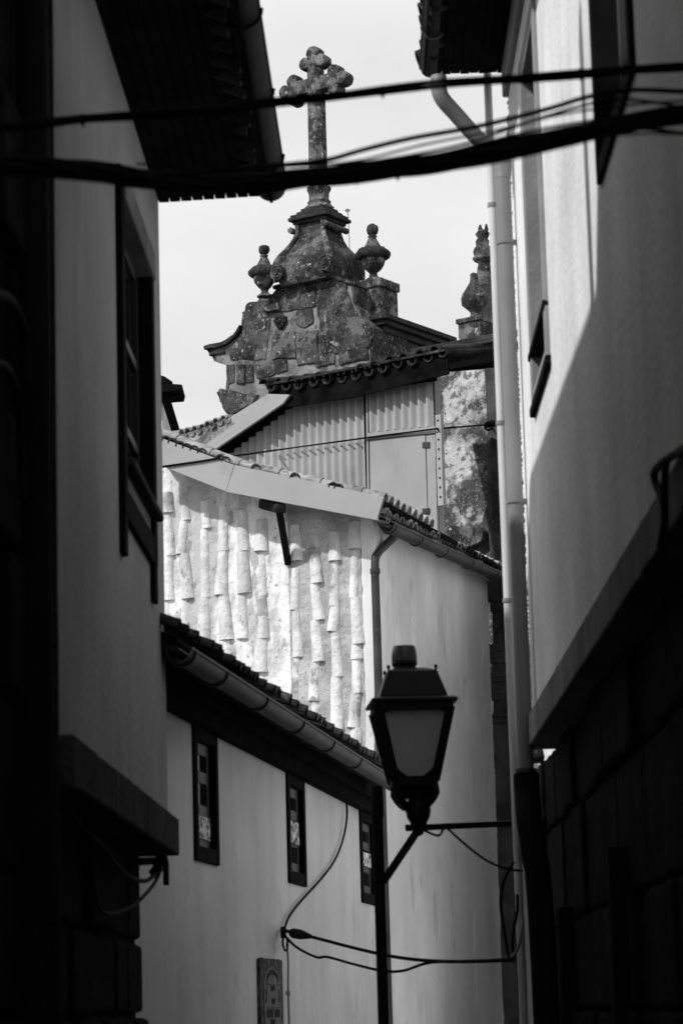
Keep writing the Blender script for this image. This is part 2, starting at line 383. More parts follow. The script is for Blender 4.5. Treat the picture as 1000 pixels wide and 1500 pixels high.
w_ = window(LW, W_s0, W_s1, W_b, W_t, lh, M['black_wood'], M['glass'], fr=.13, out=.03, depth=.09, cols=2, rails=(.3, .62), sashm=M['sash_dark'])
m = MB(); m.box(LW, W_s0 + .1, W_s1 - .05, W_t - .14, W_t + .0, -.1, .045); m.build('lintel', M['ledge_right'], w_, bevel=.01)
m = MB(); m.box(LW, W_s0 + .13, W_s1 - .13, W_b + .05, W_sill - .04, -.12, .008); m.build('apron', M['apron'], w_, bevel=.006)
m = MB(); m.box(LW, W_s0 + .16, W_s1 + .03, W_sill - .04, W_sill, -.1, .06); m.build('sill', M['ledge_left'], w_, bevel=.012)
m = MB(); m.box(LW, W_s0, W_s0 + .13, W_ear, W_b - .001, 0, .028); m.build('casing_foot', M['black_wood'], w_, bevel=.006); m = MB(); m.box(LW, W_s1 - .13, W_s1, W_ear, W_b - .001, 0, .028); m.build('casing_foot', M['black_wood'], w_, bevel=.006)
m = MB(); m.box(LW, W_s0 + .22, W_s0 + .62, W_sill + .55, W_t - .25, -.034, -.03); m.build('pane_reflection', M['pane_reflection'], w_)  # grey sheet before the glass, painting the pale reflection in the pane
# insulator rack and loose wires under the ledge, on the base
def cable(name, pts, r, label, group=None, n=8, parent=None, m_=None, cat='cable'):
    m = MB(); m.tube(crom(pts, n), r, 8)
    return m.build(name, m_ or M['cable'], parent, label=label if parent is None else None, cat=cat if parent is None else None, group=group)
br = thing('cable_bracket', LW.P(240, 1262, -.02), 'knobbly black cable bracket jutting from the wall under the left ledge', 'cable bracket')
m = MB(); a = LW.P(205, 1262, -.15); b = LW.P(243, 1260, -.04); m.bar(a, b, .03, .04); m.bar(b, b + V((0, 0, -.13)), .03, .03); m.build('arm', M['cable'], br, bevel=.004)
for k in range(3):
    m = MB(); p = LW.P(236 - k * 5, 1256 + k * 11, -.03 - k * .02)
    m.lathe(p - V((0, 0, .03)), [(.01, 0), (.028, .005), (.018, .02), (.03, .035), (.016, .05), (.01, .06)], 10); m.build('insulator', M['cable'], br)
cable('wall_cable', [LW.P(x, y, -.06) for x, y in ((238, 1268), (215, 1290), (185, 1280), (150, 1240), (110, 1200), (88, 1150))], .011, 'slack black cable running along the stone base under the left ledge')
cable('wall_cable', [LW.P(x, y, -.06) for x, y in ((236, 1275), (222, 1300), (190, 1330), (150, 1335), (135, 1280), (140, 1220), (120, 1190))], .009, 'looped black cable hanging in a bight on the left stone base')

# ================================================================== tall dark building at the left edge
s_c = LW.sz(84, 800)[0]; sgn = 1 if s_b > s_a else -1
tb = thing('dark_building', LW.w(s_a - 4, 0, -1.5), 'tall sooty stone building cut off by the left edge of the photo', 'building')
m = MB(); m.box(LW, s_a - 14, s_a - 1.3, 0, 7.8, -2.6, -.02); m.box(LW, s_a - 1.299, s_a - .01, 0, 5.9, -2.6, -.02); m.build('wall', M['dark_stone'], tb)  # stepped height above the view, shaped for its shadow on the right wall
m = MB(); m.box(LW, s_a - 1.25, s_a + .05, 5.905, 5.98, -2.7, .1); m.prism([LW.w(s_a - 1.25, 7.82, .3), LW.w(s_a - 1.25, 7.92, .3), LW.w(s_a - 1.25, 8.1, -2.7), LW.w(s_a - 1.25, 8.0, -2.7)], LW.d * -15); m.build('roof', M['dark_tile'], tb)
pz = LW.sz(60, 700, .07)[0]
m = MB(); m.tube([LW.w(pz, 0, .05), LW.w(pz, 5.8, .05)], .055, 16); dp = m.build('downpipe', M['pipe_black'], tb)
for z in (1.9, 5.05): m = MB(); m.tube([LW.w(pz, z, .05), LW.w(pz, z + .05, .05)], .066, 16); m.build('collar', M['pipe_black'], dp)
m = MB(); m.szp(LW, [(s_a - .32, 0), (s_a - .22, 0), (s_a - .22, 8), (s_a - .32, 8)], -.1, .03, rough=.01)
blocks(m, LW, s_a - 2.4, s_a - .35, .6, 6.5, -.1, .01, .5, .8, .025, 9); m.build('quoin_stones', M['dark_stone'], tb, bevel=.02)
cable('wall_cable', [LW.P(x, y, .06) for x, y in ((-30, 425), (2, 432), (18, 445), (30, 470), (36, 500), (37, 560))], .018, 'thick black cable curving down beside the left downpipe, upper one')
cable('wall_cable', [LW.P(x, y, .06) for x, y in ((-30, 525), (5, 535), (20, 560), (28, 600), (31, 650), (34, 730))], .014, 'thin black cable curving down beside the left downpipe, lower one')

# ================================================================== right alley house
r0 = RW.sz(778, 1000)[0]; sd_ = 1 if RW.sz(990, 600)[0] > r0 else -1
def rs(px, py=700, off=0): return RW.sz(px, py, off)[0]
r1 = r0 + sd_ * 17; ra, rb = sorted((r0, r1))
zr_t = RW.sz(778, 1040, .04)[1]; zr_b = RW.sz(778, 1089, .04)[1]
ez_r = at(634, 98, 15.4).z
print('right eave', ez_r, 'ledge', zr_b, zr_t, 'left eave', z_eave, 'ledge', zl_b, zl_t)
rh = thing('white_house', RW.w((r0 + rs(990)) / 2, 0, -1.5), 'white plastered house above a pale stone ledge, right side of the alley', 'house')
A0, A1 = sorted((rs(767, 200), rs(805, 500))); Az0 = RW.sz(787, 600)[1]; Az1 = RW.sz(770, 60)[1]
B0, B1 = sorted((rs(877, 200), rs(932, 120))); Bz0 = RW.sz(882, 266)[1]; Bz1 = Bz0 + 1.9
m = MB(); holed(m, RW, ra, rb, zr_t - .02, ez_r + .12, [(A0, A1, Az0, Az1), (B0, B1, Bz0, Bz1)], -5, 0); m.build('wall', M['right_plaster'], rh)
m = MB(); rd = random.Random(4)                     # ragged plaster edge on the corner
e = r0 - sd_ * .0; z = zr_t
while z < ez_r:
    h = rd.uniform(.02, .05); o = rd.uniform(.0, .022)
    m.lathe(RW.w(e - sd_ * o * .6, z, -.012 + rd.uniform(-.01, .01)), [(.012, 0), (.022 + o * .4, h * .5), (.012, h)], 7, rag=.006); z += h * .8
m.build('plaster_edge', M['right_plaster'], rh)
m = MB(); blocks(m, RW, ra, rb + 2.25, 0, zr_b + .02, -.6, -.1, .5, .95, .02, 12, .03); m.box(RW, ra + .01, rb + 2.24, 0, zr_b, -5, -.16); m.build('stone_base', M['dark_stone'], rh, bevel=.02)
m = MB(); s = r0
for k in range(16):
    a, b = sorted((s + sd_ * .007, s + sd_ * 1.05)); m.szp(RW, [(a, zr_b), (b, zr_b), (b, zr_t), (a, zr_t)], -.3, .045, rough=.004); s += sd_ * 1.06
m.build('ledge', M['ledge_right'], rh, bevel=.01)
# door posts in the base
for k, (x, yt, wd) in enumerate(((832, 1325, .16), (912, 1232, .12))):
    m = MB(); q = rs(x, 1400, -.08); m.box(RW, q - wd / 2, q + wd / 2, 0, RW.sz(x, yt, -.06)[1], -.3, -.03); m.build('door_post', M['black_wood'], rh, bevel=.01)
# eave
z0_, z1_ = ez_r, ez_r
m = MB()
for k in range(9):
    m.box(RW, min(r0 - sd_ * .1, r1), max(r0 - sd_ * .1, r1), ez_r + .02 + (k % 2) * .004, ez_r + .06, k * .055 + .001, k * .055 + .054)
m.build('soffit', M['dark_soffit'], rh, bevel=.004)
m = MB(); m.box(RW, ra + .02, rb, ez_r - .17, ez_r + .018, -.05, .035); m.build('frieze', M['frame_light'], rh, bevel=.01)
m = MB(); m.prism([RW.w(r0 - sd_ * .12, ez_r + .07, .48), RW.w(r0 - sd_ * .12, ez_r + .11, .48), RW.w(r0 - sd_ * .12, ez_r + 2.0, -4.2), RW.w(r0 - sd_ * .12, ez_r + 1.9, -4.2)], RW.d * sd_ * 17)
upd = (RW.w(0, ez_r + 1.9, -4.2) - RW.w(0, ez_r + .07, .48)).normalized()
tiles(m, [RW.w(r0 - sd_ * .1, ez_r + .09, .5), RW.w(r0 + sd_ * 6, ez_r + .09, .5)], upd, .085, .2, 1.2, .02, seed=8)
m.build('roof', M['dark_tile'], rh)
m = MB(); ga = RW.w(r0 - sd_ * .12, ez_r + .07, .45); gb = RW.w(r0 + sd_ * 7, ez_r + .1, .47); gutter(m, ga, gb, .06); gt = m.build('gutter', M['gutter_dark'], rh)
d = (gb - ga).normalized()
for t in (.7, 1.9, 3.0): hoop(ga + d * t, d, .069).build('gutter_bracket', M['pipe_dark'], gt)
# windows
wA = window(RW, A0, A1, Az0, Az1, rh, M['frame_light'], M['glass'], fr=.12, out=.02, cols=2, rails=(.33, .66), sashm=M['pipe_light'])
m = MB(); m.box(RW, A0 - .03, A1 + .03, Az0 + .0, Az0 + .05, -.05, .03); m.box(RW, A0 + .0, A1 + .0, Az0 + .3, Az0 + .34, -.05, .03); m.build('sill', M['black_wood'], wA, bevel=.008)
wB = window(RW, B0, B1, Bz0, Bz1, rh, M['black_wood'], M['glass'], fr=.085, out=.02, cols=2, rails=(.45,), sashm=M['pipe_dark'])
# rainwater pipes at the far corner
def vpipe(name, px, py, Y, z0, z1, r, mt, parent, cz=()):
    p = at(px, py, Y); m = MB(); m.tube([V((p.x, p.y, z0)), V((p.x, p.y, z1))], r, 18); o = m.build(name, mt, parent)
    for z in cz:
        m = MB(); m.tube([V((p.x, p.y, z - .025)), V((p.x, p.y, z + .025))], r + .008, 18); m.build('collar', mt, o)
    return o, p
big, bp = vpipe('downpipe', 757, 800, 15.25, at(765, 1150, 15.25).z, at(737, 232, 15.25).z, .045, M['pipe_light'], rh)
for y in (355, 735): z = at(745, y, 15.25).z; m = MB(); m.tube([V((bp.x, bp.y, z - .012)), V((bp.x, bp.y, z + .012))], .052, 18); m.bar(V((bp.x + .03, bp.y, z)), V((bp.x + .14, bp.y + .02, z)), .02, .03); m.build('bracket', M['pipe_light'], big)
thin, tp_ = vpipe('thin_pipe', 740, 800, 15.7, .3, at(722, 95, 15.7).z, .024, M['pipe_pale'], rh)
for y in (300, 620, 880): z = at(735, y, 15.7).z; m = MB(); m.tube([V((tp_.x, tp_.y, z - .012)), V((tp_.x, tp_.y, z + .012))], .03, 14); m.build('bracket', M['pipe_light'], thin)
m = MB(); pts = [at(642, 112, 15.1), at(645, 140, 15.1), at(668, 168, 15.15), at(705, 208, 15.22), V((bp.x, bp.y, at(735, 225, 15.25).z)), V((bp.x, bp.y, at(737, 262, 15.25).z))]
m.tube(crom(pts, 6), .047, 16); m.build('swan_neck', M['pipe_light'], big)
zz = at(765, 1150, 15.25).z
m = MB(); m.tube(crom([V((bp.x, bp.y, zz + .06)), V((bp.x - .0, bp.y - .02, zz - .06)), V((bp.x + .0, bp.y - .1, zz - .2)), V((bp.x + .02, bp.y - .13, zz - .4)), V((bp.x + .04, bp.y - .16, zz - .75)), V((bp.x + .06, bp.y - .16, .2))], 6), .072, 16); m.build('lower_pipe', M['pipe_black'], big)
m = MB(); m.tube([V((bp.x, bp.y, zz - .02)), V((bp.x, bp.y, zz + .09))], .06, 18); m.build('collar', M['pipe_dark'], big)
m = MB(); m.lathe(RW.P(788, 1106, -.05) - V((0, 0, .05)), [(.03, 0), (.06, .03), (.05, .07), (.02, .1)], 9, rag=.05); m.build('plaster_remnant', M['lichen_wall'], rh)
cable('wall_cable', [RW.P(x, y, .05) for x, y in ((1030, 640), (1000, 658), (972, 676), (958, 692), (961, 712), (972, 735), (974, 765), (968, 800))], .014, 'thick black cable looping over the pale right ledge, outer strand')
cable('wall_cable', [RW.P(x, y, .08) for x, y in ((1030, 645), (1000, 662), (978, 672), (973, 700), (973, 735), (972, 770), (966, 800))], .012, 'black cable dropping straight over the pale right ledge, inner strand')

# ================================================================== low house along the street
OV = .36
g0 = LH.P(236, 935, OV); g1 = LH.P(574, 1147, OV); g0 = g0 + (g1 - g0).normalized() * .42; zg = (g0.z + g1.z) / 2
print('low gutter z', g0.z, g1.z)
h0 = LH.sz(243, 1100)[0]; h1 = LH.sz(551, 1300)[0]
hd = 1 if h1 > h0 else -1
ha, hb = sorted((h0 - hd * 1.2, h1))
g0s, g1s = LH.sz(236, 935, OV), LH.sz(574, 1147, OV)
low = thing('low_house', LH.w((ha + hb) / 2, 0, -1.5), 'low plastered house with three narrow dark windows under a dark tiled eave', 'house')
WN = []
for q in ((283, 1264, 317, 1074), (420, 1296, 445, 1140), (527, 1324, 548, 1172)):
    a = LH.sz(q[0], q[1] - 60)[0]; b = LH.sz(q[2], q[1] - 60)[0]; zb = LH.sz((q[0] + q[2]) / 2, q[1])[1]; zt = LH.sz(q[2], q[3])[1]
    a, b = sorted((a, b)); WN.append((a, b, zb, 3.29))
wt = max(LH.sz(315, 1080)[1], LH.sz(500, 1160)[1]) + .25
print('windows', WN, 'wall top', LH.sz(250, 1047)[1], LH.sz(315, 1080)[1], LH.sz(417, 1125)[1], LH.sz(500, 1160)[1])
m = MB(); holed(m, LH, ha, hb, 0, wt, WN, -4.5, 0); m.build('wall', M['house_plaster'], low)
for k, (a, b, c, d) in enumerate(WN):
    ww = window(LH, a, b, c, d, low, M['black_wood'], M['glass'], fr=.09, out=.02, depth=.05, cols=1, rails=(.3, .62), sashm=M['sash_dark'], t=.07)
    m = MB(); lo_, hi_ = ((.07, .29), (.33, .6), (.38, .58))[k]
    m.box(LH, a + .17, b - .17, c + .1 + (d - c - .2) * lo_, c + .1 + (d - c - .2) * hi_, -.012, -.008); m.build('lace_curtain', M['lace'], ww)
# eave: battens, tiles, gutter
up_l = (LH.w(0, 1.1, -3.0) - LH.w(0, 0, 0)).normalized()
m = MB()
def gl(t): return g0.lerp(g1, t)
Ltot = (g1 - g0).length; gd = (g1 - g0).normalized()
m.prism([g0 + V((0, 0, .03)), g1 + V((0, 0, .03)), g1 + V((0, 0, .06)) , g0 + V((0, 0, .06))], up_l * .9)
m.build('soffit', M['dark_soffit'], low)
m = MB(); m.box(LH, ha, hb - .02, 3.27, 3.62, 0, .09); m.box(LH, ha, hb - .8, 3.36, 3.62, .091, .16); m.build('wall_plate', M['dark_soffit'], low, bevel=.01)
m = MB(); rd = random.Random(5)
k = 0.1
while k < Ltot:
    p = g0 + gd * k + V((0, 0, .02)); m.half(p, p + up_l * .42, -UP, .08, .07, .012, 6); k += .21 + rd.uniform(-.02, .02)
m.build('eave_tiles', M['dark_tile'], low)
rf = MB(); tiles(rf, [g0 + V((0, 0, .1)), g1 + V((0, 0, .1))], up_l, .052, .21, 1.6, .014, seed=11, channels=False)
rf.prism([g0 + V((0, 0, .07)) + up_l * .1, g1 + V((0, 0, .07)) + up_l * .1, g1 + V((0, 0, .07)) + up_l * 4.4, g0 + V((0, 0, .07)) + up_l * 4.4], V((0, 0, -.03)))
rf.build('roof', M['dark_tile'], low)
m = MB(); gutter(m, g0, g1 + gd * .05, .068); m.lathe(g1 + V((0, 0, -.02)), [(.0, -.03), (.05, -.02), (.05, .02)], 8); gt = m.build('gutter', M['gutter'], low)
for px, py in ((243, 945), (296, 970), (362, 1013), (421, 1052), (470, 1084), (513, 1110)):
    a, z = LH.sz(px, py, OV); t = (a - g0s[0]) / (g1s[0] - g0s[0]); hoop(g0.lerp(g1, t), gd, .074).build('gutter_bracket', M['pipe_dark'], gt)
# tile picture plaque
pq = thing('tile_plaque', LH.P(399, 1500, .02), 'narrow glazed tile plaque showing a gabled house, fixed low on the plaster wall', 'plaque')
c0, z0 = LH.sz(382, 1502, .02); c1, _ = LH.sz(415, 1500, .02); z1 = LH.sz(398, 1406, .02)[1]
pa, pb = sorted((c0, c1)); pwd = pb - pa; z0 -= .06; ph = z1 - z0
def fx(u): return pa + pwd * (u if hd > 0 else 1 - u)
def pbx(mb, u0, u1, v0, v1, n0, n1):
    a, b = sorted((fx(u0), fx(u1))); mb.box(LH, a, b, z0 + ph * v0, z0 + ph * v1, n0, n1)
m = MB(); m.szp(LH, [(pa, z0), (pb, z0), (pb, z1)] + [(fx(.5) + (pb - pa) * .5 * math.cos(t) * .0 + (pb - pa) * (.5 - k / 8), z1 + .01 * (k % 2)) for k, t in enumerate([0] * 9)][1:8] + [(pa, z1)], 0, .022, rough=.004); m.build('border', M['plaque_dark'], pq)
m = MB(); m.szp(LH, [(fx(.14), z0 + ph * .08), (fx(.86), z0 + ph * .08), (fx(.86), z0 + ph * .6)] + [(fx(.5 + .36 * math.cos(R(t))), z0 + ph * (.62 + .28 * math.sin(R(t)))) for t in range(10, 171, 16)] + [(fx(.14), z0 + ph * .6)], .01, .027); m.build('picture_tiles', M['plaque_mid'], pq)
m = MB()
for t in range(25, 160, 13): u = .5 + .27 * math.cos(R(t)); v = .66 + .17 * math.sin(R(t)); pbx(m, u - .018, u + .018, v - .035, v + .04, .02, .029)
for u0, u1, v0, v1 in ((.2, .84, .66, .668), (.42, .6, .58, .65), (.44, .58, .4, .48), (.18, .84, .345, .353), (.22, .5, .22, .33), (.56, .8, .22, .33), (.38, .58, .12, .2), (.2, .24, .42, .6), (.76, .8, .42, .6)): pbx(m, u0, u1, v0, v1, .02, .030)
m.build('house_drawing', M['plaque_ink'], pq)
# cables on the low house
cable('wall_cable', [LH.P(x, y, .03) for x, y in ((506, 1165), (508, 1195), (502, 1230), (489, 1262), (468, 1290), (445, 1315), (425, 1340), (416, 1362))], .009, 'thin black cable sweeping down the plaster wall in an s curve')
cb = thing('cable_anchor', LH.P(417, 1365, .04), 'small black cable anchor with short loops on the plaster wall', 'cable anchor')
m = MB(); m.tube([LH.P(414, 1362, 0), LH.P(419, 1364, .1)], .014, 8); m.tube([LH.P(415, 1358, .04), LH.P(415, 1374, .04)], .02, 8); m.build('hook', M['cable'], cb)
m = MB(); m.tube(crom([LH.P(x, y, .05) for x, y in ((417, 1366), (414, 1378), (416, 1390), (420, 1392), (421, 1380), (418, 1370))], 5), .008, 6); m.build('loop', M['cable'], cb)
m = MB(); m.tube(crom([LH.P(x, y, .025) for x, y in ((420, 1382), (422, 1410), (422, 1450), (424, 1520))], 5), .008, 6); m.tube([LH.P(422, 1452, .03), LH.P(422, 1458, .03)], .016, 8); m.build('wall_cable', M['pipe_light'], label='thin pale cable running down the wall beside the tile plaque', cat='cable')
e1 = at(752, 1404, 15.6)
pA = LH.P(421, 1364, .08)
def span(a, b, mids): return [a] + [a.lerp(b, t) + V((0, 0, dz)) for t, dz in mids] + [b]
def sag(pxs, Ya, Yb):
    n = len(pxs); iv = lambda t: 1 / ((1 - t) / Ya + t / Yb); x0, x1 = pxs[0][0], pxs[-1][0]
    return [at(x, y, iv((x - x0) / (x1 - x0))) for x, y in pxs]
YA = pA.y
u1 = thing('street_cable', e1, 'black cable with a thick tapered sleeve, slung low from the anchor to the right pipe', 'cable')
m = MB(); m.tube(crom(sag([(421, 1364), (455, 1372), (520, 1389), (580, 1402), (640, 1408), (700, 1408), (752, 1405)], YA, 15.6), 8), .011, 8); m.build('strand', M['cable'], u1)
m = MB(); p = sag([(424, 1365), (430, 1367), (440, 1369), (455, 1372)], YA, YA - .6); m.tube(p, [.012, .034, .034, .014], 10); m.build('sleeve', M['cable'], u1)
cable('street_cable', sag([(418, 1372), (435, 1388), (463, 1402), (480, 1402), (520, 1413), (560, 1422), (590, 1422), (630, 1410), (690, 1409), (752, 1407)], YA, 15.6), .009, 'lower thin black cable sagging beneath the sleeved one')
for k, (pts, lb) in enumerate(((((752, 1262), (738, 1290), (733, 1320), (736, 1350), (741, 1380), (744, 1398), (752, 1405)), 'black cable looping loosely down beside the pilaster'),
        (((757, 1310), (757, 1335), (752, 1360), (750, 1385), (753, 1404)), 'short black cable hanging close against the right pipe'))):
    cable('hanging_cable', [at(x, y, 15.5) for x, y in pts], .009, lb)
cable('hanging_cable', [at(x, y, 15.45) for x, y in ((766, 1350), (763, 1368), (759, 1385), (753, 1398), (748, 1402))], .009, 'short pale cable curving against the right pipe', m_=M['pipe_light'])

# ================================================================== upper house with the tile-hung gable
def ug(x, y, o=0): return UG.P(x, y, o)
zc = UR.sz(560, 745, .15)[1]
uh = thing('gabled_house', UG.w(-2.2, 0, -1.0), 'limewashed house with rows of round tiles hung on its sunlit gable and a grey bargeboard', 'house')
# walls (body is one prism from the gable plane back along the street side)
cx, _ = UG.sz(553, 900)
BO = .44                                                       # bargeboard stands this far off the gable
top = [(200, 668), (237, 688), (330, 705), (430, 738), (545, 765)]
gw = [UG.w(UG.sz(200, 700)[0] - 1.5, 0), UG.w(cx, 0)] + [UG.P(x, y) for x, y in ((548, 745), (430, 722), (330, 690), (200, 640))] + [UG.w(UG.sz(200, 700)[0] - 1.5, UG.sz(200, 640)[1])]
m = MB(); m.prism(gw, -UG.n * 2.2); m.build('gable_wall', M['limewash'], uh)
# uneven coat of limewash and raw mortar, swelling over every column of tiles
TL = [(200, 655), (237, 672), (330, 700), (430, 730), (548, 757)]
def ytop(x):
    for (xa, ya), (xb, yb) in zip(TL, TL[1:]):
        if x <= xb: return ya + (yb - ya) * (x - xa) / (xb - xa)
    return TL[-1][1]
CS = [UG.sz(x, 850)[0] for x in (248, 272, 301, 329, 357, 386, 434, 461, 491, 521)]
def coat(x0, x1, mt, nm, rib):
    sa, sb = UG.sz(x0, 850)[0], UG.sz(x1, 850)[0]; n = int((sb - sa) / .022); k = 120; vs = []; fs = []
    for i in range(n + 1):
        a = sa + (sb - sa) * i / n; x = x0 + (x1 - x0) * i / n; zt, zb = UG.sz(x, ytop(x))[1], UG.sz(x, 1150)[1]
        for j in range(k + 1):
            z = zb + (zt - zb) * j / k
            o = .014 + .014 * noise.noise(V((a * 1.7, z * 1.1, 3))) + .008 * noise.noise(V((a * 6, z * 4, 7))) + .005 * noise.noise(V((a * 19, z * 17, 1)))
            for c in CS: o += rib * math.exp(-((a - c - .02 * noise.noise(V((z * 2, c, 0)))) / .06) ** 2) * (1 + .5 * noise.noise(V((z * 3, c * 3, 5))))
            vs.append(UG.w(a, z, o))
        if i: b = (i - 1) * (k + 1); fs += [(b + j, b + k + 1 + j, b + k + 2 + j, b + 1 + j) for j in range(k)]
    m = MB(); m.add(vs, fs, True); return m.build(nm, mt, uh)
coat(222, 424, M['limewash'], 'limewash_coat', .008)
coat(423.5, 530, M['raw_mortar'], 'mortar_coat', .005)
m = MB(); m.prism([UG.P(x, y, .03) for x, y in ((527, 755), (548, 760), (549, 1140), (536, 1140), (534, 1000), (531, 900))], -UG.n * .06, rough=.012); m.build('corner_plaster', M['far_plaster'], uh, bevel=.008)
rdx = random.Random(21)
def hung(mb, colx, tops, mt_r=.062, emb=0.0):
    for (y0, y1) in tops:
        x = colx(y0); pA_, pB_ = UG.P(x, y0, .0 + emb), UG.P(colx(y1) + rdx.uniform(-1.5, 1.5), y1, emb)
        r = mt_r * rdx.uniform(.8, 1.15); tl = rdx.uniform(-.035, .035)
        mb.half(pA_, pB_ + UG.d * tl, UG.n, r * .8, r, .016, 10, 0, 180)
left = [(248, 715, [(722, 752), (752, 815), (815, 880), (880, 940)]), (272, 720, [(724, 763), (763, 812), (812, 878), (878, 945)]), (301, 730, [(735, 775), (775, 876), (876, 950)]),
        (329, 740, [(742, 808), (776, 808), (808, 872), (872, 938), (938, 960)]), (357, 745, [(748, 808), (808, 870), (870, 936)]), (386, 750, [(762, 808), (808, 874), (874, 936), (936, 985)])]
right = [(434, 760, [(770, 822), (833, 894), (894, 963), (963, 1045)]), (461, 760, [(785, 804), (804, 855), (855, 909), (909, 970), (970, 1027), (1027, 1060)]),
         (491, 760, [(780, 822), (822, 888), (888, 925), (925, 992), (992, 1070)]), (521, 760, [(765, 805), (805, 876), (876, 944), (944, 966), (966, 1016), (1016, 1066), (1066, 1105)])]
m = MB()
for x, yy, tp in left: hung(m, lambda y, x=x: x + (y - 800) * .006, tp, .08, -.02)
for x, yy, tp in right: hung(m, lambda y, x=x: x + (y - 800) * .012, tp, .076, -.016)
m.build('hung_tiles', M['limewash_tile'], uh)
# bargeboard, in two lengths
b1 = [(232, 642), (343, 681), (330, 720), (238, 684)]; b2 = [(343.6, 681), (562, 728), (552, 762), (331, 720.5)]
b0 = [(205, 630), (251, 649), (243, 686), (205, 672)]
m = MB(); m.wall(UG, [(200, 628), (343, 681), (331, 720), (200, 668)], BO - .035, BO); m.build('bargeboard', M['board'], uh, bevel=.004)
m = MB(); m.wall(UG, b2, BO - .035, BO + .002); m.build('bargeboard', M['board'], uh, bevel=.004)
m = MB(); m.tube([UG.P(554, 758, BO + .004), UG.P(563, 730, BO + .004)], .008, 6); m.build('end_strip', M['pipe_dark'], uh)
# roof: boards and tiles behind the bargeboard
prof = [(200, 632), (343, 686), (558, 732)]
UD = UR.d
m = MB()
for i in range(2):
    a, b = UG.P(*prof[i], BO - .04), UG.P(*prof[i + 1], BO - .04)
    m.prism([a, b, b - V((0, 0, .05)), a - V((0, 0, .05))], UD * 5.6)
m.build('roof_boards', M['dark_soffit'], uh)
m = MB()
pr = [UG.P(x, y, BO - .02) for x, y in ((200, 624), (250, 643), (300, 663), (343, 680), (400, 694), (460, 708), (520, 722), (556, 731))]
for i in range(len(pr) - 1):
    a, b = pr[i], pr[i + 1]; dd = (b - a); n = max(1, int(dd.length / .42))
    nrm = UD.cross(dd).normalized(); nrm = nrm if nrm.z > 0 else -nrm
    for k in range(n):
        p = a + dd * (k / n); q = a + dd * ((k + 1.12) / n)
        for r_ in range(9): m.half(q + UD * (.07 + r_ * .2), p + UD * (.07 + r_ * .2), nrm, .085, .07, .016, 6)
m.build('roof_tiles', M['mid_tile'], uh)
m = MB()                                                     # mortar bedding with the dark tile mouths seen over the board
for x, y in ((243, 645), (252, 648), (263, 653), (273, 656), (284, 659), (295, 663), (322, 672), (330, 675), (374, 686), (431, 699), (487, 713), (495, 715)):
    m = MB(); p = UG.P(x, y, BO + .005); m.half(p, p + UD * .3, UP, .05, .05, .014, 7); m.build('verge_tile', M['dark_tile'], uh)
# props
pr_ = MB(); a = UG.P(386, 738, .02); b = UG.P(412, 745, BO - .05); pr_.bar(a, b, .12, .1); pr_.build('purlin_end', M['dark_tile'], uh, bevel=.02)
m = MB(); m.bar(UG.P(409, 748, BO - .08), UG.P(422, 826, .02), .06, .07); m.build('strut', M['black_wood'], uh, bevel=.006)
# street side
gw = [UR.w(UR.sz(553, 900)[0] + .0, 0), UR.w(6.4, 0), UR.w(6.4, zc), UR.w(UR.sz(553, 900)[0], zc)]
m = MB(); m.prism([UG.w(cx, 0, -.01) + UR.n * .0, UG.w(cx, 0, -.01) + UD * UR.sz(716, 1100)[0], UG.w(cx, 0, -.01) + UD * UR.sz(716, 1100)[0] + V((0, 0, zc + .05)), UG.w(cx, zc + .05, -.01)], -UR.n * 3, rough=.0)
m.build('street_wall', M['far_plaster'], uh)
gA = UR.P(566, 768, .22); gB = UR.P(742, 848, .22); print('upper gutter z', gA.z, gB.z)
ud2 = (UR.n * -1 + V((0, 0, .33))).normalized(); gd2 = (gB - gA).normalized()
m = MB(); gutter(m, gA, gB + gd2 * .6, .078); gt = m.build('gutter', M['gutter'], uh)
for t in (.02, .22, .42, .64, .86): hoop(gA.lerp(gB, t), gd2, .085).build('gutter_bracket', M['pipe_dark'], gt)
m = MB(); tiles(m, [gA + V((0, 0, .09)) - gd2 * .05, gB + V((0, 0, .09)) + gd2 * .5], ud2, .07, .2, 1.0, .016, seed=14); m.build('eave_tiles', M['mid_tile'], uh)
m = MB(); m.prism([gA + V((0, 0, .03)) - gd2 * .1, gB + gd2 * .5 + V((0, 0, .03)), gB + gd2 * .5 + V((0, 0, .05)), gA + V((0, 0, .05)) - gd2 * .1], ud2 * .6); m.build('soffit', M['dark_soffit'], uh)
pp = [UR.P(578, 772, .2), UR.P(577, 785, .18), UR.P(566, 797, .1), UR.P(552, 812, .06), UR.P(549, 830, .05)]
q = pp[-1]; pp.append(V((q.x, q.y, q.z - .4)))
m = MB(); m.tube(crom(pp, 5) + [V((q.x, q.y, .1))], .043, 14); dpu = m.build('downpipe', M['gutter'], uh)
m = MB(); z = at(551, 842, 27).z; m.tube([V((q.x, q.y, z)), V((q.x, q.y, z + .05))], .052, 14); m.build('collar', M['gutter'], dpu)

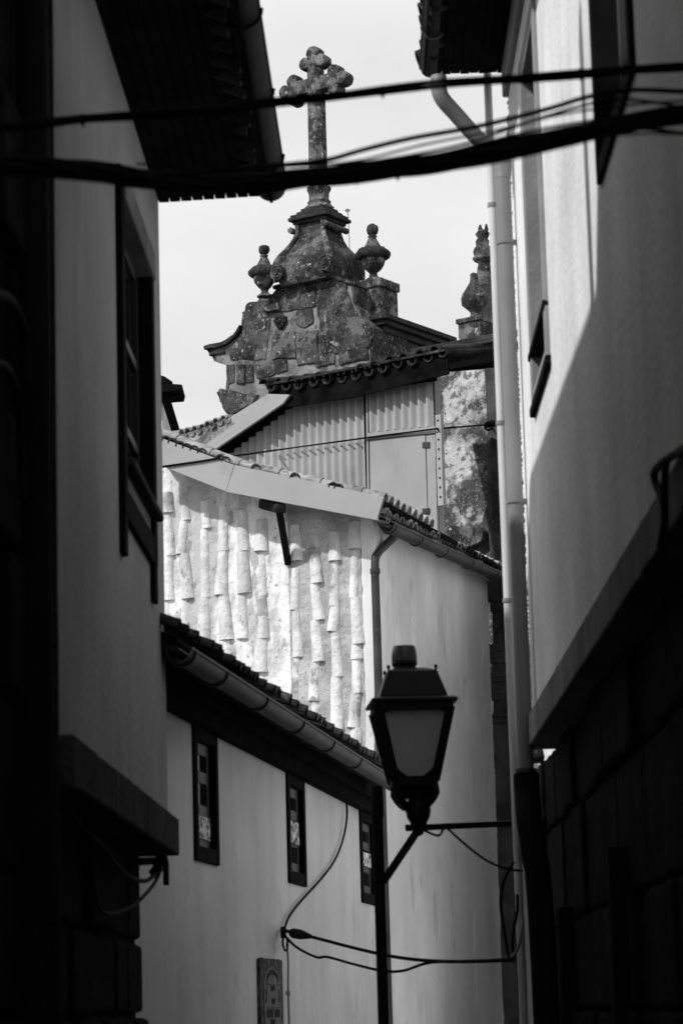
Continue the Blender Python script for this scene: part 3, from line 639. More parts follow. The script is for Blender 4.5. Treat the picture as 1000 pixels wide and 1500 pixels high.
# ================================================================== corrugated annex
an = thing('corrugated_annex', CW.w(-1.2, 0, -1), 'grey annex clad in vertical corrugated sheet with a flat panel, under a mossy tiled eave', 'annex')
z_b = 5.0
m = MB(); m.prism([CW.w(CW.sz(250, 700)[0], 0, -.06), CW.w(CW.sz(635, 700)[0], 0, -.06), CW.P(635, 520, -.06), CW.P(470, 545, -.06), CW.P(412, 575, -.06), CW.P(250, 690, -.06)], -CW.n * .1); m.build('wall', M['panel'], an)
def corr(mb, x0, x1, ytop, ybot, pitch=.132, amp=.032, n_=.0):
    s0 = CW.sz(x0, 650, n_)[0]; s1 = CW.sz(x1, 650, n_)[0]; N = int((s1 - s0) / pitch * 8); vs = []; fs = []
    for i in range(N + 1):
        s = s0 + (s1 - s0) * i / N; o = n_ + amp * math.sin(2 * math.pi * s / pitch)
        # pixel column of this s at mid height
        p = CW.w(s, 9, n_) - EYE; dep = p.dot(fwd); px = 500 + F_PX * p.dot(cr) / dep
        zt = CW.sz(px, ytop(px), n_)[1]; zb = CW.sz(px, ybot(px), n_)[1]
        vs += [CW.w(s, zb, o), CW.w(s, zt, o)]
        if i: fs.append((2 * i - 2, 2 * i, 2 * i + 1, 2 * i - 1))
    mb.add(vs, fs, True)
m = MB(); corr(m, 300, 536, lambda x: 655 - (x - 300) * .62 if x < 430 else 574 - (x - 430) * .19, lambda x: 800); m.build('corrugated_sheet', M['corrugated'], an)
m = MB(); corr(m, 537.5, 634, lambda x: 560, lambda x: 634 - (x - 537) * .1, n_=.03); m.build('corrugated_sheet', M['corrugated'], an)
m = MB(); m.wall(CW, [(535, 560), (537.5, 560), (541, 790), (538.5, 790)], -.02, .05); m.wall(CW, [(538, 634), (637, 624), (637, 634), (538, 644)], 0, .062); m.build('trim', M['panel'], an, bevel=.004)
m = MB(); m.wall(CW, [(541, 645), (622, 637), (627, 800), (543, 800)], 0, .042); fp = m.build('flat_panel', M['panel'], an, bevel=.004)
m = MB(); m.wall(CW, [(623.5, 637), (637, 635), (640, 780), (628, 800)], 0, .036); m.build('side_panel', M['panel'], an, bevel=.004)
for y in (648, 745):
    m = MB(); m.wall(CW, [(618, y), (628, y - 1), (628, y + 7), (618, y + 8)], .03, .055); m.build('hinge', M['gutter'], fp)
m = MB(); m.wall(CW, [(637, 608), (645, 607), (649, 740), (641, 741)], 0, .05); ps = m.build('punched_strip', M['board'], an)
m = MB()
for k in range(9): m.tube([CW.P(641 + k * .5, 616 + k * 14, .04), CW.P(641 + k * .5, 616 + k * 14, .056)], .014, 8)
m.build('punched_holes', M['pipe_black'], ps)
# eave
EO = .3
el = [(388, 562), (430, 560), (470, 553), (510, 547), (545, 538), (580, 529), (620, 519), (650, 511)]
ep = [CW.P(x, y, EO) for x, y in el]
upc = (-CW.n + V((0, 0, .2))).normalized()
m = MB(); tiles(m, ep, upc, .085, .235, .9, .02, seed=31); m.prism([ep[0] + V((0, 0, -.03)), ep[-1] + V((0, 0, -.03)), ep[-1] + V((0, 0, .0)), ep[0] + V((0, 0, .0))], upc * 3.0); m.build('roof', M['dark_tile'], an)
m = MB()
for i in range(len(ep) - 1):
    a, b = ep[i] - CW.n * .06 - V((0, 0, .06)), ep[i + 1] - CW.n * .06 - V((0, 0, .06)); m.prism([a, b, b - V((0, 0, .24)), a - V((0, 0, .24))], -CW.n * .03)
m.build('fascia', M['dark_soffit'], an)
m = MB(); a, b = CW.P(418, 590, .04), CW.P(640, 558, .04); m.prism([a, b, b + V((0, 0, .25)), a + V((0, 0, .25))], CW.n * .18); m.build('soffit', M['dark_soffit'], an)
m = MB(); m.wall(CW, [(284, 647), (320, 622), (392, 577), (424, 578), (414, 591), (308, 663), (292, 655)], .26, .3); m.build('bargeboard', M['board'], an, bevel=.004)
m = MB(); m.wall(CW, [(300, 640), (392, 581), (420, 581), (400, 598), (312, 664)], -.06, .258); m.build('verge_boards', M['dark_soffit'], an)
m = MB(); m.prism([CW.P(252, 641, .3), CW.P(292, 628, .3), CW.P(328, 612, .3), CW.P(345, 620, .3), CW.P(300, 652, .3), CW.P(262, 652, .3)], -CW.n * .2); m.build('lower_roof', M['mid_tile'], an)
m = MB(); lt = [CW.P(254, 637, .34), CW.P(290, 629, .34), CW.P(328, 613, .34)]; tiles(m, lt, upc, .06, .13, .4, .014, seed=41); m.build('lower_eave_tiles', M['mid_tile'], an)

# ================================================================== church
AX = CH.d.copy(); BX = -CH.n
if AX.x < 0: AX = -AX
sgnd = 1 if CH.d.dot(AX) > 0 else -1
ch = thing('church', at(470, 1480, 44), 'old granite church gable with a trefoil cross, urns and patches of lichen', 'church')
def cp(x, y, o=0): return CH.P(x, y, o)
out_ = [(336, 700), (333, 640), (331, 615), (336, 602), (330, 590), (323, 588), (318, 575), (323, 571), (331, 572), (332, 552), (331, 535), (315, 530), (309, 520), (303, 512), (312, 509), (330, 503), (344, 494), (353, 478), (356, 460), (355, 456), (360, 454), (361, 446), (378, 441), (380, 433), (398, 431), (404, 424), (416, 419), (440, 414), (470, 409), (500, 412), (516, 417), (519, 440), (524, 450), (531, 458), (538, 472), (545, 480), (545, 560), (545, 700)]
m = MB(); m.prism([cp(*q) for q in out_] , -CH.n * 1.0, rough=.03)
m.prism([CH.w(CH.sz(340, 650)[0], 0, -.05), CH.w(CH.sz(700, 650)[0], 0, -.05), cp(545, 690, -.05), cp(340, 690, -.05)], -CH.n * 4)
m.build('gable_wall', M['stone'], ch)
m = MB(); m.prism([cp(470 + (x - 470) * .965, 560 + (y - 560) * .975, .02) for x, y in out_], -CH.n * .06, rough=.02); m.build('mortar_face', M['mortar'], ch)
Z2 = lambda a: [(290 + x / 2.2222, 380 + y / 2.2222) for x, y in a]
st = [[(248, 112), (328, 80), (326, 160), (245, 172)], [(335, 85), (378, 75), (380, 150), (330, 165)], [(322, 170), (368, 160), (372, 205), (345, 222), (320, 212)],
      [(243, 245), (312, 235), (314, 318), (240, 322)], [(320, 240), (384, 232), (388, 330), (322, 342)], [(155, 150), (190, 140), (230, 135), (228, 220), (215, 320), (150, 320), (110, 322), (100, 285), (128, 262), (146, 225)],
      [(100, 345), (118, 344), (118, 402), (100, 406)], [(124, 343), (150, 342), (150, 400), (124, 402)], [(156, 341), (176, 340), (178, 398), (156, 400)], [(190, 335), (232, 330), (250, 352), (250, 372), (205, 392), (190, 385)],
      [(70, 425), (100, 422), (140, 438), (190, 440), (170, 470), (110, 500), (92, 500), (80, 470)], [(240, 330), (285, 325), (288, 362), (256, 372)],
      [(392, 80), (440, 68), (478, 84), (486, 120), (500, 165), (524, 190), (548, 214), (548, 278), (470, 296), (404, 298), (396, 250), (402, 210), (388, 150)],
      [(384, 305), (440, 300), (440, 338), (384, 350)], [(458, 298), (545, 280), (548, 322), (462, 340)], [(405, 300), (440, 296), (436, 300)]]
m = MB(); rd = random.Random(3)
for q in st[:-1]:
    q = Z2(q); gx = sum(p[0] for p in q) / len(q); gy = sum(p[1] for p in q) / len(q); o_ = .03 + rd.uniform(-.01, .02)
    m.prism([cp(gx + (x - gx) * 1.1, gy + (y - gy) * 1.08, o_ + .015) for x, y in q], CH.n * -.08, rough=.022, step=.05)
m.build('facing_stones', M['stone'], ch, bevel=.02)
# carved rosette
rc = cp(411, 472, .04); m = MB()
for k in range(9):
    t = R(k * 40); c = rc + AX * math.cos(t) * .075 + UP * math.sin(t) * .075; m.lathe(c - UP * .045, [(.015, 0), (.05, .02), (.055, .045), (.05, .07), (.015, .09)], 8, rag=.03)
m.lathe(rc + CH.n * .03 - UP * .05, [(.015, 0), (.05, .02), (.05, .07), (.015, .1)], 8, rag=.02); m.build('rosette', M['stone_black'], ch)
# coping: moulded strips over the side scrolls
def strip(pts, n0, n1, th, mt, nm, rough=.015):
    m = MB(); P = [cp(*p) for p in pts]
    for i in range(len(P) - 1):
        a, b = P[i], P[i + 1]; m.prism([a + CH.n * n1, b + CH.n * n1, b + CH.n * n1 + V((0, 0, th)), a + CH.n * n1 + V((0, 0, th))], CH.n * (n0 - n1), rough=rough)
    return m.build(nm, mt, ch, bevel=.01)
strip([(303, 514), (330, 508), (346, 498), (356, 484)], -.9, .1, .07, M['stone_black'], 'coping')
strip([(402, 424), (440, 412), (470, 407), (500, 411), (520, 418)], -1.05, .06, .05, M['stone_light'], 'coping')
strip([(309, 522), (331, 518)], -.9, .06, .06, M['stone_black'], 'coping')
# boxes in church axes
def cbox(mb, c, wa, wb, z0, z1, rough=.008):
    q = [c + AX * i * wa / 2 + BX * j * wb / 2 for i, j in ((-1, -1), (1, -1), (1, 1), (-1, 1))]
    q = [V((p.x, p.y, z0)) for p in q]; return mb.prism(q, V((0, 0, z1 - z0)), rough=rough)
def zat(px, py, Y): return at(px, py, Y).z
# right urn block and side cornice
cb_ = at(550, 440, 42.15)
m = MB(); cbox(m, cb_, .50, .52, zat(550, 482, 42), zat(550, 415, 42)); cbox(m, cb_, .56, .58, zat(550, 424, 42), zat(550, 411, 42)); m.build('urn_block', M['stone_light'], ch, bevel=.015)
cl = at(393, 440, 42.35)
m = MB(); cbox(m, cl + BX * .2, .3, .3, zat(390, 446, 42), zat(390, 436, 42)); m.build('urn_block', M['stone_light'], ch, bevel=.015)
k0 = at(556, 470, 41.8)
m = MB()
for i, (o, za, zb) in enumerate(((.20, 465, 472), (.14, 472, 479), (.06, 479, 488), (0, 488, 505))):
    c = k0 + BX * .95; zt, zb_ = zat(556, za, 41.8), zat(556, zb, 41.8)
    q = [k0 + AX * (-.35) - BX * o, k0 + AX * (.05 + o) - BX * o, k0 + AX * (.05 + o) + BX * 1.9, k0 + AX * (-.35) + BX * 1.9]
    m.prism([V((p.x, p.y, zb_)) for p in q], V((0, 0, zt - zb_)), rough=.008)
m.build('side_cornice', M['stone_black'], ch, bevel=.012)
m = MB(); q = [k0 + AX * -.5, k0 + AX * .0, k0 + BX * 5, k0 + AX * -.5 + BX * 5]; m.prism([V((p.x, p.y, 0)) for p in q], V((0, 0, zat(556, 500, 41.8)))); m.build('side_wall', M['stone_black'], ch)
# bell pedestal under the cross
bc = at(470, 400, 42.3); PX = 4000 / 42.3
def zz_(y): return zat(470, y, 42.3)
prof = [(421, .46), (414, .49), (404, .515), (394, .515), (386, .495), (378, .45), (370, .39), (361, .33), (352, .28), (342, .252), (331, .25)]
rings = []
for y, h in prof:
    rg = []
    for i, j in ((-1, -1), (1, -1), (1, 1), (-1, 1)):
        rg.append((i, j))
    ring = []
    for k in range(4):
        a = rg[k]; b = rg[(k + 1) % 4]
        for t in (0, .25, .5, .75):
            u = a[0] + (b[0] - a[0]) * t; v = a[1] + (b[1] - a[1]) * t; p = bc + AX * u * h + BX * v * h; p = V((p.x, p.y, zz_(y))); p += noise.noise_vector(p * 6) * .015; ring.append(p)
    rings.append(ring)
m = MB(); m.loft(rings); m.build('bell_pedestal', M['stone'], ch, bevel=.01)
for sx in (-1, 1):
    m = MB(); m.tube([V(((bc + AX * sx * (h + .0) - BX * (h + .01)).x, (bc + AX * sx * h - BX * (h + .01)).y, zz_(y))) for y, h in prof[1:]], [.07, .07, .065, .06, .055, .05, .045, .045, .045, .045], 8); m.build('rib', M['stone_light'], ch)
    c = bc + AX * sx * .46 - BX * .53; c = V((c.x, c.y, zz_(402)))
    m = MB(); m.tube([c + BX * .1, c - BX * .05], .135, 18); m.tube([c - BX * .05, c - BX * .08], .05, 12)
    m.tube([c - BX * .055 + AX * math.cos(t * .5) * (.115 - t * .0035) + UP * math.sin(t * .5) * (.115 - t * .0035) for t in range(0, 24)], .014, 6); m.build('volute', M['stone'], ch, bevel=.01)
    c = bc + AX * sx * .33 - BX * .30; c = V((c.x, c.y, zz_(339))); m = MB(); m.tube([c - BX * .06, c + BX * .58], .05, 12); m.build('scroll', M['stone_light'], ch)
m = MB()
for y0, y1, h in ((331, 326, .31), (326, 321, .37), (321, 317, .34), (317, 312, .27), (312, 307, .22)): cbox(m, bc, 2 * h, 2 * h, zz_(y0), zz_(y1), .006)
m.build('pedestal_cap', M['stone_black'], ch, bevel=.012)
b0_ = V((bc.x, bc.y, 0))
cr_ = thing('gable_cross', (0, 0, 0), None, None); cr_.parent = ch; cr_.location = bc - ORG[ch.name]; ORG[cr_.name] = V(bc)
m = MB(); m.lathe(V((bc.x, bc.y, zz_(307))), [((w_ / 2) / PX, (307 - y) / PX) for y, w_ in ((307, 42), (304, 42), (302, 36), (298, 30), (296, 33), (294, 33), (292, 30), (284, 31), (279, 33), (277, 37), (273, 37), (271, 30), (268, 27))], 20, rag=.01, flute=12, fz=(.02, .12)); m.build('vase_base', M['stone_light'], cr_)
sh = []
for y, r in ((270, .155), (268, .145), (140, .138), (92, .13)):
    sh.append([V((bc.x, bc.y, zz_(y))) + AX * r * math.cos(R(t)) * 1.08 + BX * r * math.sin(R(t)) * 1.08 for t in (22.5, 67.5, 112.5, 157.5, 202.5, 247.5, 292.5, 337.5)])
m = MB(); m.loft(sh); m.build('shaft', M['stone_light'], cr_, bevel=.01)
zc_ = zz_(126); ctr = V((bc.x, bc.y, zc_))
def lobes(cen, u, nm):
    m = MB(); v = AX if abs(u.z) > .5 else UP
    for a, b, r in ((.0, .15, .115), (.0, -.15, .115), (.16, 0, .12), (.02, 0, .13)):
        c = cen + u * a + v * b; rg = []
        for off, k in ((-.115, .8), (-.09, .97), (0, 1), (.09, .97), (.115, .8)):
            rg.append([c + BX * off + AX * math.cos(R(t)) * r * k + UP * math.sin(R(t)) * r * k + noise.noise_vector((c + V((t * .02, off, 0))) * 5) * .012 for t in range(0, 360, 24)])
        m.loft(rg, True, True)
    m.build(nm, M['stone_light'], cr_)
m = MB(); zb_ = .12
m.prism([V((p.x, p.y, zc_ - .12)) for p in (ctr - AX * .42 - BX * .12, ctr + AX * .42 - BX * .12, ctr + AX * .42 + BX * .12, ctr - AX * .42 + BX * .12)], V((0, 0, .24)), rough=.012); m.build('arm', M['stone_light'], cr_, bevel=.015)
lobes(ctr - AX * .40, -AX, 'trefoil'); lobes(ctr + AX * .40, AX, 'trefoil'); lobes(V((bc.x, bc.y, zz_(93))), UP, 'trefoil')
# urns
def urn(base, k):
    u = thing('urn', (0, 0, 0), None, None); u.parent = ch; u.location = base - ORG[ch.name]; ORG[u.name] = V(base)
    S = lambda L: [(r * k / 95, z * k / 95) for r, z in L]
    m = MB(); m.lathe(base, S([(14, 0), (14, 3), (8, 6), (6, 11), (7, 14), (13, 20), (18, 28), (20, 36)]), 20, rag=.012); m.build('bowl', M['stone_light'], u)
    m = MB(); m.lathe(base, S([(19, 36), (24, 38), (26, 43), (26, 48), (23, 53), (16, 55)]), 40, rag=.02, flute=16, fz=(0, 9)); m.build('carved_band', M['stone_black'], u)
    m = MB(); m.lathe(base, S([(17, 54), (12, 60), (8, 68), (6, 73), (8, 75), (5, 77)]), 18, rag=.01); m.build('lid', M['stone'], u)
    m = MB(); m.lathe(base, S([(4, 76), (8, 80), (9.5, 86), (8.5, 92), (5, 95)]), 24, rag=.012, flute=7, fz=(.03, 9)); m.build('flame', M['stone_black'], u)
urn(V((at(547, 411, 42.15).x, cb_.y, zat(550, 411, 42.1))), .94)
urn(V((at(388, 436, 42.35).x, cl.y, zat(390, 434, 42.3))), .86)
# flank wall right of the annex
def fp_(x, y, o=0): return FL.P(x, y, o)
m = MB(); m.prism([FL.w(FL.sz(620, 700)[0], 0), FL.w(FL.sz(716, 700)[0], 0), fp_(716, 540), fp_(620, 548)], -FL.n * 3); m.build('flank_wall', M['lichen_wall'], ch)
m = MB()
for o, y0, y1 in ((.16, 505, 512), (.20, 512, 517), (.12, 517, 523), (.07, 523, 540)):
    a, b = fp_(600, y0 + 6, o), fp_(770, y0 - 4, o); a2, b2 = fp_(600, y1 + 6, o), fp_(770, y1 - 4, o); z_a = a.z; z_b_ = a2.z
    m.prism([V((p.x, p.y, z_b_)) for p in (a, b, b - FL.n * 2, a - FL.n * 2)], V((0, 0, z_a - z_b_)), rough=.006)
m.build('flank_cornice', M['stone_black'], ch, bevel=.01)
m = MB(); m.prism([fp_(x, y, .05) for x, y in ((709, 540), (760, 536), (765, 900), (726, 900), (715, 780), (706, 770), (706, 760), (713, 740), (714, 640), (712, 600))], -FL.n * .3, rough=.01); m.build('side_pier', M['pilaster'], ch)
m = MB(); m.prism([fp_(x, y, .1) for x, y in ((717, 640), (727, 644), (729, 780), (720, 775))], -FL.n * .1); m.build('side_pier_panel', M['stone_black'], ch, bevel=.01)
m = MB(); m.prism([fp_(x, y, .14) for x, y in ((632, 774), (660, 770), (700, 772), (708, 780), (706, 792), (690, 800), (640, 800))], -FL.n * .2, rough=.03); m.build('flank_base_moulding', M['stone_light'], ch)
vb = at(688, 480, 36.9); q = 4000 / 36.9
m = MB(); cbox(m, vb + BX * .15, .36, .36, zat(686, 510, 37), zat(686, 474, 37)); cbox(m, vb + BX * .15, .40, .40, zat(686, 475, 37), zat(686, 468, 37)); m.build('pinnacle_block', M['stone_light'], ch, bevel=.01)
m = MB(); b_ = vb + BX * .15; m.lathe(V((b_.x, b_.y, zat(688, 469, 36.9))), [(r / q, z / q) for r, z in ((15, 0), (12, 4), (8, 9), (7, 14), (12, 20), (19, 28), (21, 36), (19, 43), (12, 52), (7, 62), (5.5, 70), (5, 76), (2, 78))], 22, rag=.014); m.build('bottle_pinnacle', M['stone'], ch)
tb_ = at(711, 470, 38.5); q = 4000 / 38.5
m = MB(); cbox(m, tb_ + AX * .12, .42, .42, zat(711, 520, 38.5), zat(711, 450, 38.5)); cbox(m, tb_ + AX * .06, .30, .30, zat(711, 450, 38.5), zat(711, 421, 38.5)); m.build('pinnacle_block', M['stone_black'], ch, bevel=.01)
m = MB(); bs = V((tb_.x, tb_.y, zat(711, 421, 38.5))); m.lathe(bs, [(r / q, z / q) for r, z in ((17, 0), (15, 8), (11, 18), (9.5, 30), (10, 38), (15, 42), (16, 46), (13, 49), (15, 54), (14, 60), (9, 66), (10, 72), (8, 78), (11, 84), (8, 88), (3, 89))], 20, rag=.03); m.lathe(bs + V((-.03, 0, 86 / q)), [(.02, 0), (.035, .05), (.012, .12)], 8); m.lathe(bs + V((.06, 0, 86 / q)), [(.02, 0), (.03, .05), (.012, .13)], 8); m.build('carved_pinnacle', M['stone'], ch)
# street-level pilaster
m = MB(); pz_ = [(850, 870, 22), (870, 882, 24), (882, 896, 18), (896, 944, 15), (944, 956, 25), (956, 966, 22), (966, 972, 25), (972, 986, 18), (986, 994, 30), (994, 1000, 28), (1000, 1012, 26), (1012, 1018, 28), (1018, 1026, 24), (1026, 1046, 19), (1046, 1052, 27), (1052, 1060, 25)]
pc = at(737, 1100, 31.6); q = 4000 / 31.6
for y0, y1, w_ in pz_: cbox(m, pc + AX * .02, w_ * 1.15 / q, w_ * 1.15 / q, zat(737, y1, 31.6), zat(737, y0, 31.6), .003)
cbox(m, pc + AX * .02, 24 / q, 24 / q, 0, zat(737, 1060, 31.6), .004); m.build('pilaster', M['pilaster'], ch, bevel=.008)
wd_ = at(510, 340, 43)
m = MB(); m.tube(crom([at(512, 385, 43), at(511, 340, 43), at(509, 308, 43)], 5), .008, 6)
for k in range(6): m.tube([at(509, 311, 43), at(509 + (k - 2.5) * 1.6, 305 + abs(k - 2.5), 43)], .008, 5)
m.build('dry_weed', M['weed'], label='thin dry weed stalk rising behind the stone pedestal of the cross', cat='weed')

# ================================================================== houses behind
bh = thing('background_house', V((3, 24, 0)), 'pale house wall glimpsed by the right pipes, hidden length added to shade the street', 'house')
m = MB(); q0 = at(757, 1200, 31.0)
fr_ = [V((q0.x, q0.y, 0)), V((q0.x + .15, 24, 0)), V((2.1, 16.6, 0)), V((8, 16.6, 0)), V((8, 33, 0)), V((q0.x, 33, 0))]  # hidden length along the street added to block sky light from the lower walls
m.prism(fr_, V((0, 0, 6.2))); m.build('wall', M['house_plaster'], bh)
m = MB(); m.prism([p + V((0, 0, 6.22)) for p in (fr_[0], fr_[1], fr_[2], fr_[3], fr_[4], fr_[5])], V((0, 0, .14))); m.build('roof', M['dark_tile'], bh)
eh = thing('background_house', at(200, 1480, 36), 'house behind showing only a black eave tip and gutter against the sky', 'house')
e0 = at(266, 582, 36)
m = MB(); m.prism([at(220, 590, 36.2), at(238, 590, 36.2), V((at(238, 590, 36.2).x, 36.2, 0)), V((at(120, 590, 36.2).x, 36.2, 0)), at(120, 590, 36.2)], V((0, 4, 0))); m.build('wall', M['house_plaster'], eh)
m = MB()
for q_, t0, t1 in (([(230, 548), (241, 551), (253, 559), (249, 562), (238, 561), (225, 561)], 35.7, .5), ([(225, 562), (252, 562), (267, 563), (265, 572), (252, 573), (225, 576)], 35.6, .7)):
    m.prism([at(x, y, t0) for x, y in q_], V((0, t1, 0)))
m.prism([at(120, 500, 35.7), at(230, 545, 35.7), at(241, 553, 35.7), at(120, 512, 35.7)], V((0, 5, 0)))
m.build('roof', M['dark_soffit'], eh, bevel=.01)
m = MB(); m.tube(crom([at(254, 568, 35.8), at(255, 578, 35.8), at(250, 585, 35.8), at(236, 586, 35.8), at(220, 586, 35.8)], 5), .035, 12); m.build('gutter_pipe', M['pipe_black'], eh)

# ================================================================== street lamp
YL = 14.5
lp0 = at(561, 1480, YL)
lamp = thing('street_lamp', V((lp0.x, lp0.y, 0)), 'black four-sided street lantern with opal glass, on a thin post braced to the right wall', 'street lamp')
q = 4000 / YL
pt = at(559, 1152, YL)
m = MB(); m.tube([V((lp0.x, lp0.y, 0)), V((lp0.x, lp0.y, pt.z))], .03, 14); m.build('post', M['lamp_metal'], lamp)
m = MB(); m.bar(at(561, 1292, YL), at(612, 1216, YL), .042, .042); m.build('brace', M['lamp_metal'], lamp, bevel=.005)
ax_ = RW.P(803, 1204, -.13); m = MB(); m.bar(at(597, 1213, YL), ax_, .03, .034); m.bar(at(600, 1208, YL), at(600, 1216, YL), .05, .05, V((1, 0, 0))); m.build('arm', M['lamp_metal'], lamp, bevel=.004)
LC = at(604, 1100, YL)
LA = R(4)                                                # lantern turned a little
lx = V((math.cos(LA), math.sin(LA), 0)); ly = V((-math.sin(LA), math.cos(LA), 0))
def lz(y): return at(604, y, YL).z
def lcx(y): p = at(604 + (y - 1100) * .02, y, YL); return p
def sq(h, z, k=1.0): return [V((LC.x, LC.y, z)) + lx * i * h + ly * j * h * k for i, j in ((-1, -1), (1, -1), (1, 1), (-1, 1))]
K = 1 / (math.cos(LA) + math.sin(LA)) / q
# lantern cage: corner bars
zt, zb = lz(1040), lz(1146); ht, hb = 56 * K, 31 * K
cage = MB()
T, B = sq(ht, zt), sq(hb, zb)
for a, b in zip(B, T): cage.bar(a, b, .042, .03)
for L_ in (T, B):
    for i in range(4): cage.bar(L_[i], L_[(i + 1) % 4], .03, .05 if L_ is B else .036)
# rounded corner webs in each side
for i in range(4):
    a, b, c, d = B[i], B[(i + 1) % 4], T[(i + 1) % 4], T[i]
    def f(u, v): return (a.lerp(b, u)).lerp(d.lerp(c, u), v)
    for (u0, v0, su, sv, ru, rv) in ((.04, .04, 1, 1, .46, .3), (.96, .04, -1, 1, .46, .3), (.04, .97, 1, -1, .22, .1), (.96, .97, -1, -1, .22, .1)):
        pts = [f(u0, v0)] + [f(u0 + su * ru * (1 - math.sin(R(t))), v0 + sv * rv * (1 - math.cos(R(t)))) for t in range(0, 91, 15)]
        nn = (b - a).cross(d - a).normalized(); cage.prism([p_ - nn * .006 for p_ in pts], nn * .012)
cg = cage.build('lantern_cage', M['lamp_metal'], lamp, bevel=.003)
m = MB(); m.loft([sq(hb * .88, zb + .01), sq(ht * .91, zt - .01)]); m.build('glass', M['opal'], lamp)
m = MB(); m.loft([sq(67 * K, lz(1033)), sq(67 * K, lz(1029)), sq(60 * K, lz(1026)), sq(56 * K, lz(1026)), sq(54 * K, lz(1039)), sq(58 * K, lz(1038))]); m.build('rim', M['lamp_metal'], lamp, bevel=.004)
m = MB(); m.loft([sq(53 * K, lz(1027)), sq(52 * K, lz(1022)), sq(39 * K, lz(987)), sq(34 * K, lz(984)), sq(20 * K, lz(980))]); hd_ = m.build('hood', M['lamp_metal'], lamp, bevel=.004)
for p in sq(37 * K, lz(987)): m = MB(); m.lathe(p, [(.004, 0), (.006, .012), (.01, .02), (.008, .03), (.002, .036)], 10); m.build('finial', M['lamp_metal'], hd_)
cz = V((LC.x - .028, LC.y, 0))
m = MB(); m.lathe(V((cz.x, cz.y, lz(984))), [(r / q, z / q) for r, z in ((22, 0), (20, 3), (17, 5), (17, 9), (19, 10), (19, 14), (16, 15))], 24); m.build('cap', M['lamp_metal'], lamp)
m = MB(); m.lathe(V((cz.x, cz.y, lz(969))), [(r / q, z / q) for r, z in ((19, 0), (19, 8), (18, 16), (16.5, 22), (16, 23), (8, 23.5))], 24); m.build('photocell', M['photocell'], lamp)
m = MB(); lb = V((LC.x + .005, LC.y, lz(1150)))
m.loft([sq(33 * K, lz(1147)), sq(31 * K, lz(1152)), sq(22 * K, lz(1162)), sq(15 * K, lz(1170))])
for i, j in ((-1, -1), (1, -1), (1, 1), (-1, 1)):
    p = lb + lx * i * 28 * K + ly * j * 28 * K; m.tube(crom([p, p + V((0, 0, -.06)) + lx * i * .002, p - lx * i * .05 - ly * j * .05 + V((0, 0, -.115)), p - lx * i * .085 - ly * j * .085 + V((0, 0, -.09))], 5), [.02, .021, .022, .022, .024] * 3 + [.03], 8)
m.build('bracket_scrolls', M['lamp_metal'], lamp)
m = MB(); m.lathe(V((LC.x + .02, LC.y, lz(1224))), [(r / q, z / q) for r, z in ((2, 0), (7, 3), (7, 8), (14, 12), (12, 18), (17, 26), (19, 36), (17, 46), (14, 52), (22, 60), (24, 66), (14, 72))], 20, rag=.006); m.build('stem', M['lamp_metal'], lamp)
cable('lamp_cable', [at(x, y, YL + .02) for x, y in ((618, 1215), (641, 1224), (649, 1215), (655, 1214), (672, 1229), (692, 1246), (715, 1262), (740, 1272), (765, 1276))], .0065, 'thin black cable drooping from the lamp arm to the right pipe')

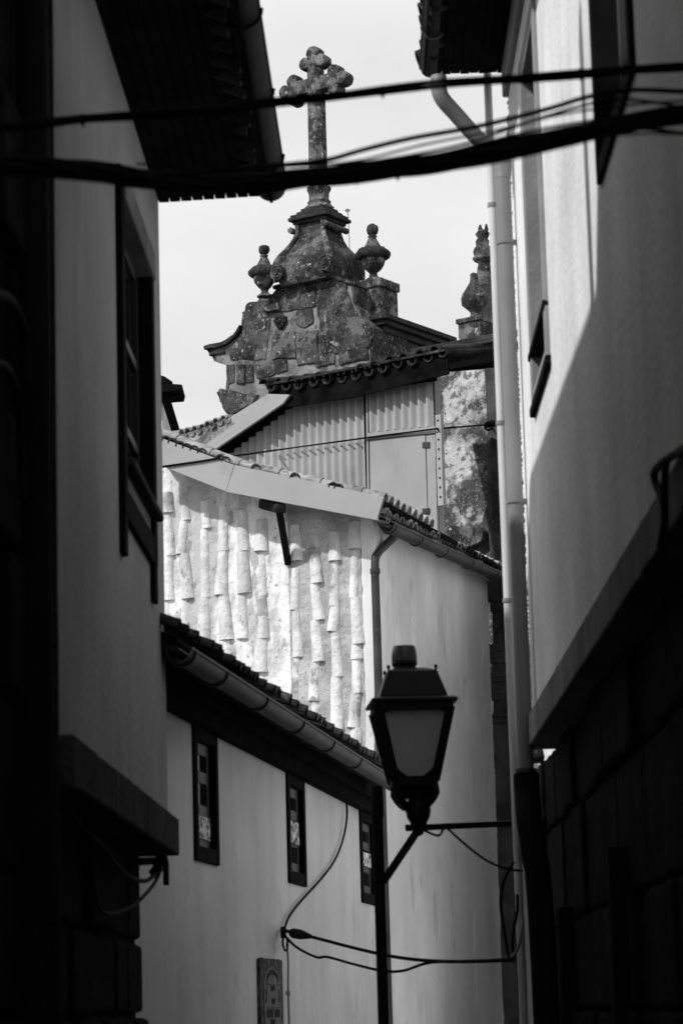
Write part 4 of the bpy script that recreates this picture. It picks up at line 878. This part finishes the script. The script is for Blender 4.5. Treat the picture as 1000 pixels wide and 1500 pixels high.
# ================================================================== cables across the picture
f1, f2 = UG.P(237, 684, BO + .3), RW.P(790, 612, .02)
cable('span_cable', [UG.P(236, 684, BO + .014), UG.P(292, 676, BO + .014), UG.P(322, 671, BO + .014), UG.P(324, 670.5, BO - .1), CW.P(400, 660, .1), CW.P(480, 649, .08), CW.P(560, 638, .08), CW.P(640, 628, .09), FL.P(716, 622, .1)], .0115, 'lone thin cable crossing in front of the corrugated wall', n=1)
m = MB(); m.tube([at(708, 624, 36.3), at(714, 622, 36.3), at(722, 620, 36.35), at(727, 620, 36.4)], [.02, .05, .05, .02], 8); m.tube(crom([at(709, 625, 36.3), at(714, 630, 36.3), at(722, 627, 36.3)], 5), .016, 6); m.build('cable_clamp', M['cable'], label='black clamp holding the lone thin cable on the church pier', cat='clamp')
YW = 7.2
def across(name, pts, wpx, label, dz=0, Y=YW, ties=(), strands=1):
    pr = [at(x, y, Y) for x, y in pts]; r = wpx / 2 * Y / 4000
    if strands == 1: cable(name, pr, r, label); return
    t = thing(name, pr[len(pr) // 2], label, 'cable'); c = crom(pr, 10)
    for k in range(strands):
        m = MB(); a0 = 2 * math.pi * k / strands; q_ = []
        for i, p in enumerate(c):
            a = a0 + i * .11; q_.append(p + V((0, math.cos(a), math.sin(a))) * r * .62 * (1 + .25 * math.sin(i * .23 + k * 2)))
        m.tube(q_, r * .5, 8); m.build('strand', M['cable'], t)
    for x in ties:
        p = min(c, key=lambda p_: abs(500 + 4000 * (p_ - EYE).dot(cr) / (p_ - EYE).dot(fwd) - x)); m = MB()
        m.tube([p - V((.006, 0, 0)), p + V((.006, 0, 0))], r * 1.12, 12); m.bar(p - V((0, 0, r)), p - V((0, 0, r + .008)), .006, .006, V((1, 0, 0))); m.build('tie', M['cable'], t)
across('overhead_cable', [(-250, 200), (0, 186), (150, 172), (300, 161), (415, 149), (560, 133), (700, 119), (850, 108), (1000, 97), (1200, 84)], 15, 'thick straight black cable, the uppermost of those crossing the alley overhead', strands=3, ties=(120, 553, 843))
across('overhead_cable', [(-250, 232), (0, 240), (90, 245), (180, 258), (260, 268), (340, 270), (430, 262), (560, 249), (660, 236), (760, 217), (860, 194), (1000, 166), (1200, 140)], 29, 'thickest black cable bundle sagging across the alley overhead', Y=7.3, strands=5, ties=(520, 582, 970))
across('overhead_cable', [(180, 262), (300, 252), (420, 241), (480, 234), (530, 220), (600, 203), (700, 185), (800, 160), (860, 142), (920, 132), (1000, 134), (1150, 140)], 8, 'black cable rising in a gentle wave above the thickest bundle', Y=7.0)
across('overhead_cable', [(200, 240), (330, 246), (420, 244), (520, 236), (620, 212), (720, 192), (820, 168), (900, 156), (1000, 148), (1150, 145)], 4, 'thin cable running just under the gently waved one', Y=6.6)
across('overhead_cable', [(-200, 270), (0, 258), (100, 262), (200, 272), (320, 280), (450, 270), (560, 258), (700, 243), (830, 214), (900, 198), (1000, 196), (1150, 200)], 4, 'thin cable hanging lowest, just beneath the thickest bundle', Y=6.2)
across('overhead_cable', [(330, 262), (430, 252), (520, 240), (610, 226), (690, 208), (770, 180), (840, 158), (900, 146), (960, 150), (1040, 166), (1160, 186)], 5, 'thin cable rising above the bundle then drooping again at the right wall', Y=6.8)
across('overhead_cable', [(380, 268), (480, 256), (600, 236), (700, 214), (790, 196), (880, 186), (960, 190), (1060, 206), (1160, 220)], 6, 'limp cable sagging from the bundle toward the right plaster wall', Y=7.1)
across('overhead_cable', [(-200, 224), (0, 232), (120, 242), (230, 262), (330, 272), (420, 256), (520, 240), (640, 226), (760, 196), (870, 176), (1000, 158), (1150, 140)], 5, 'thin cable weaving along the top of the thickest bundle', Y=6.9)
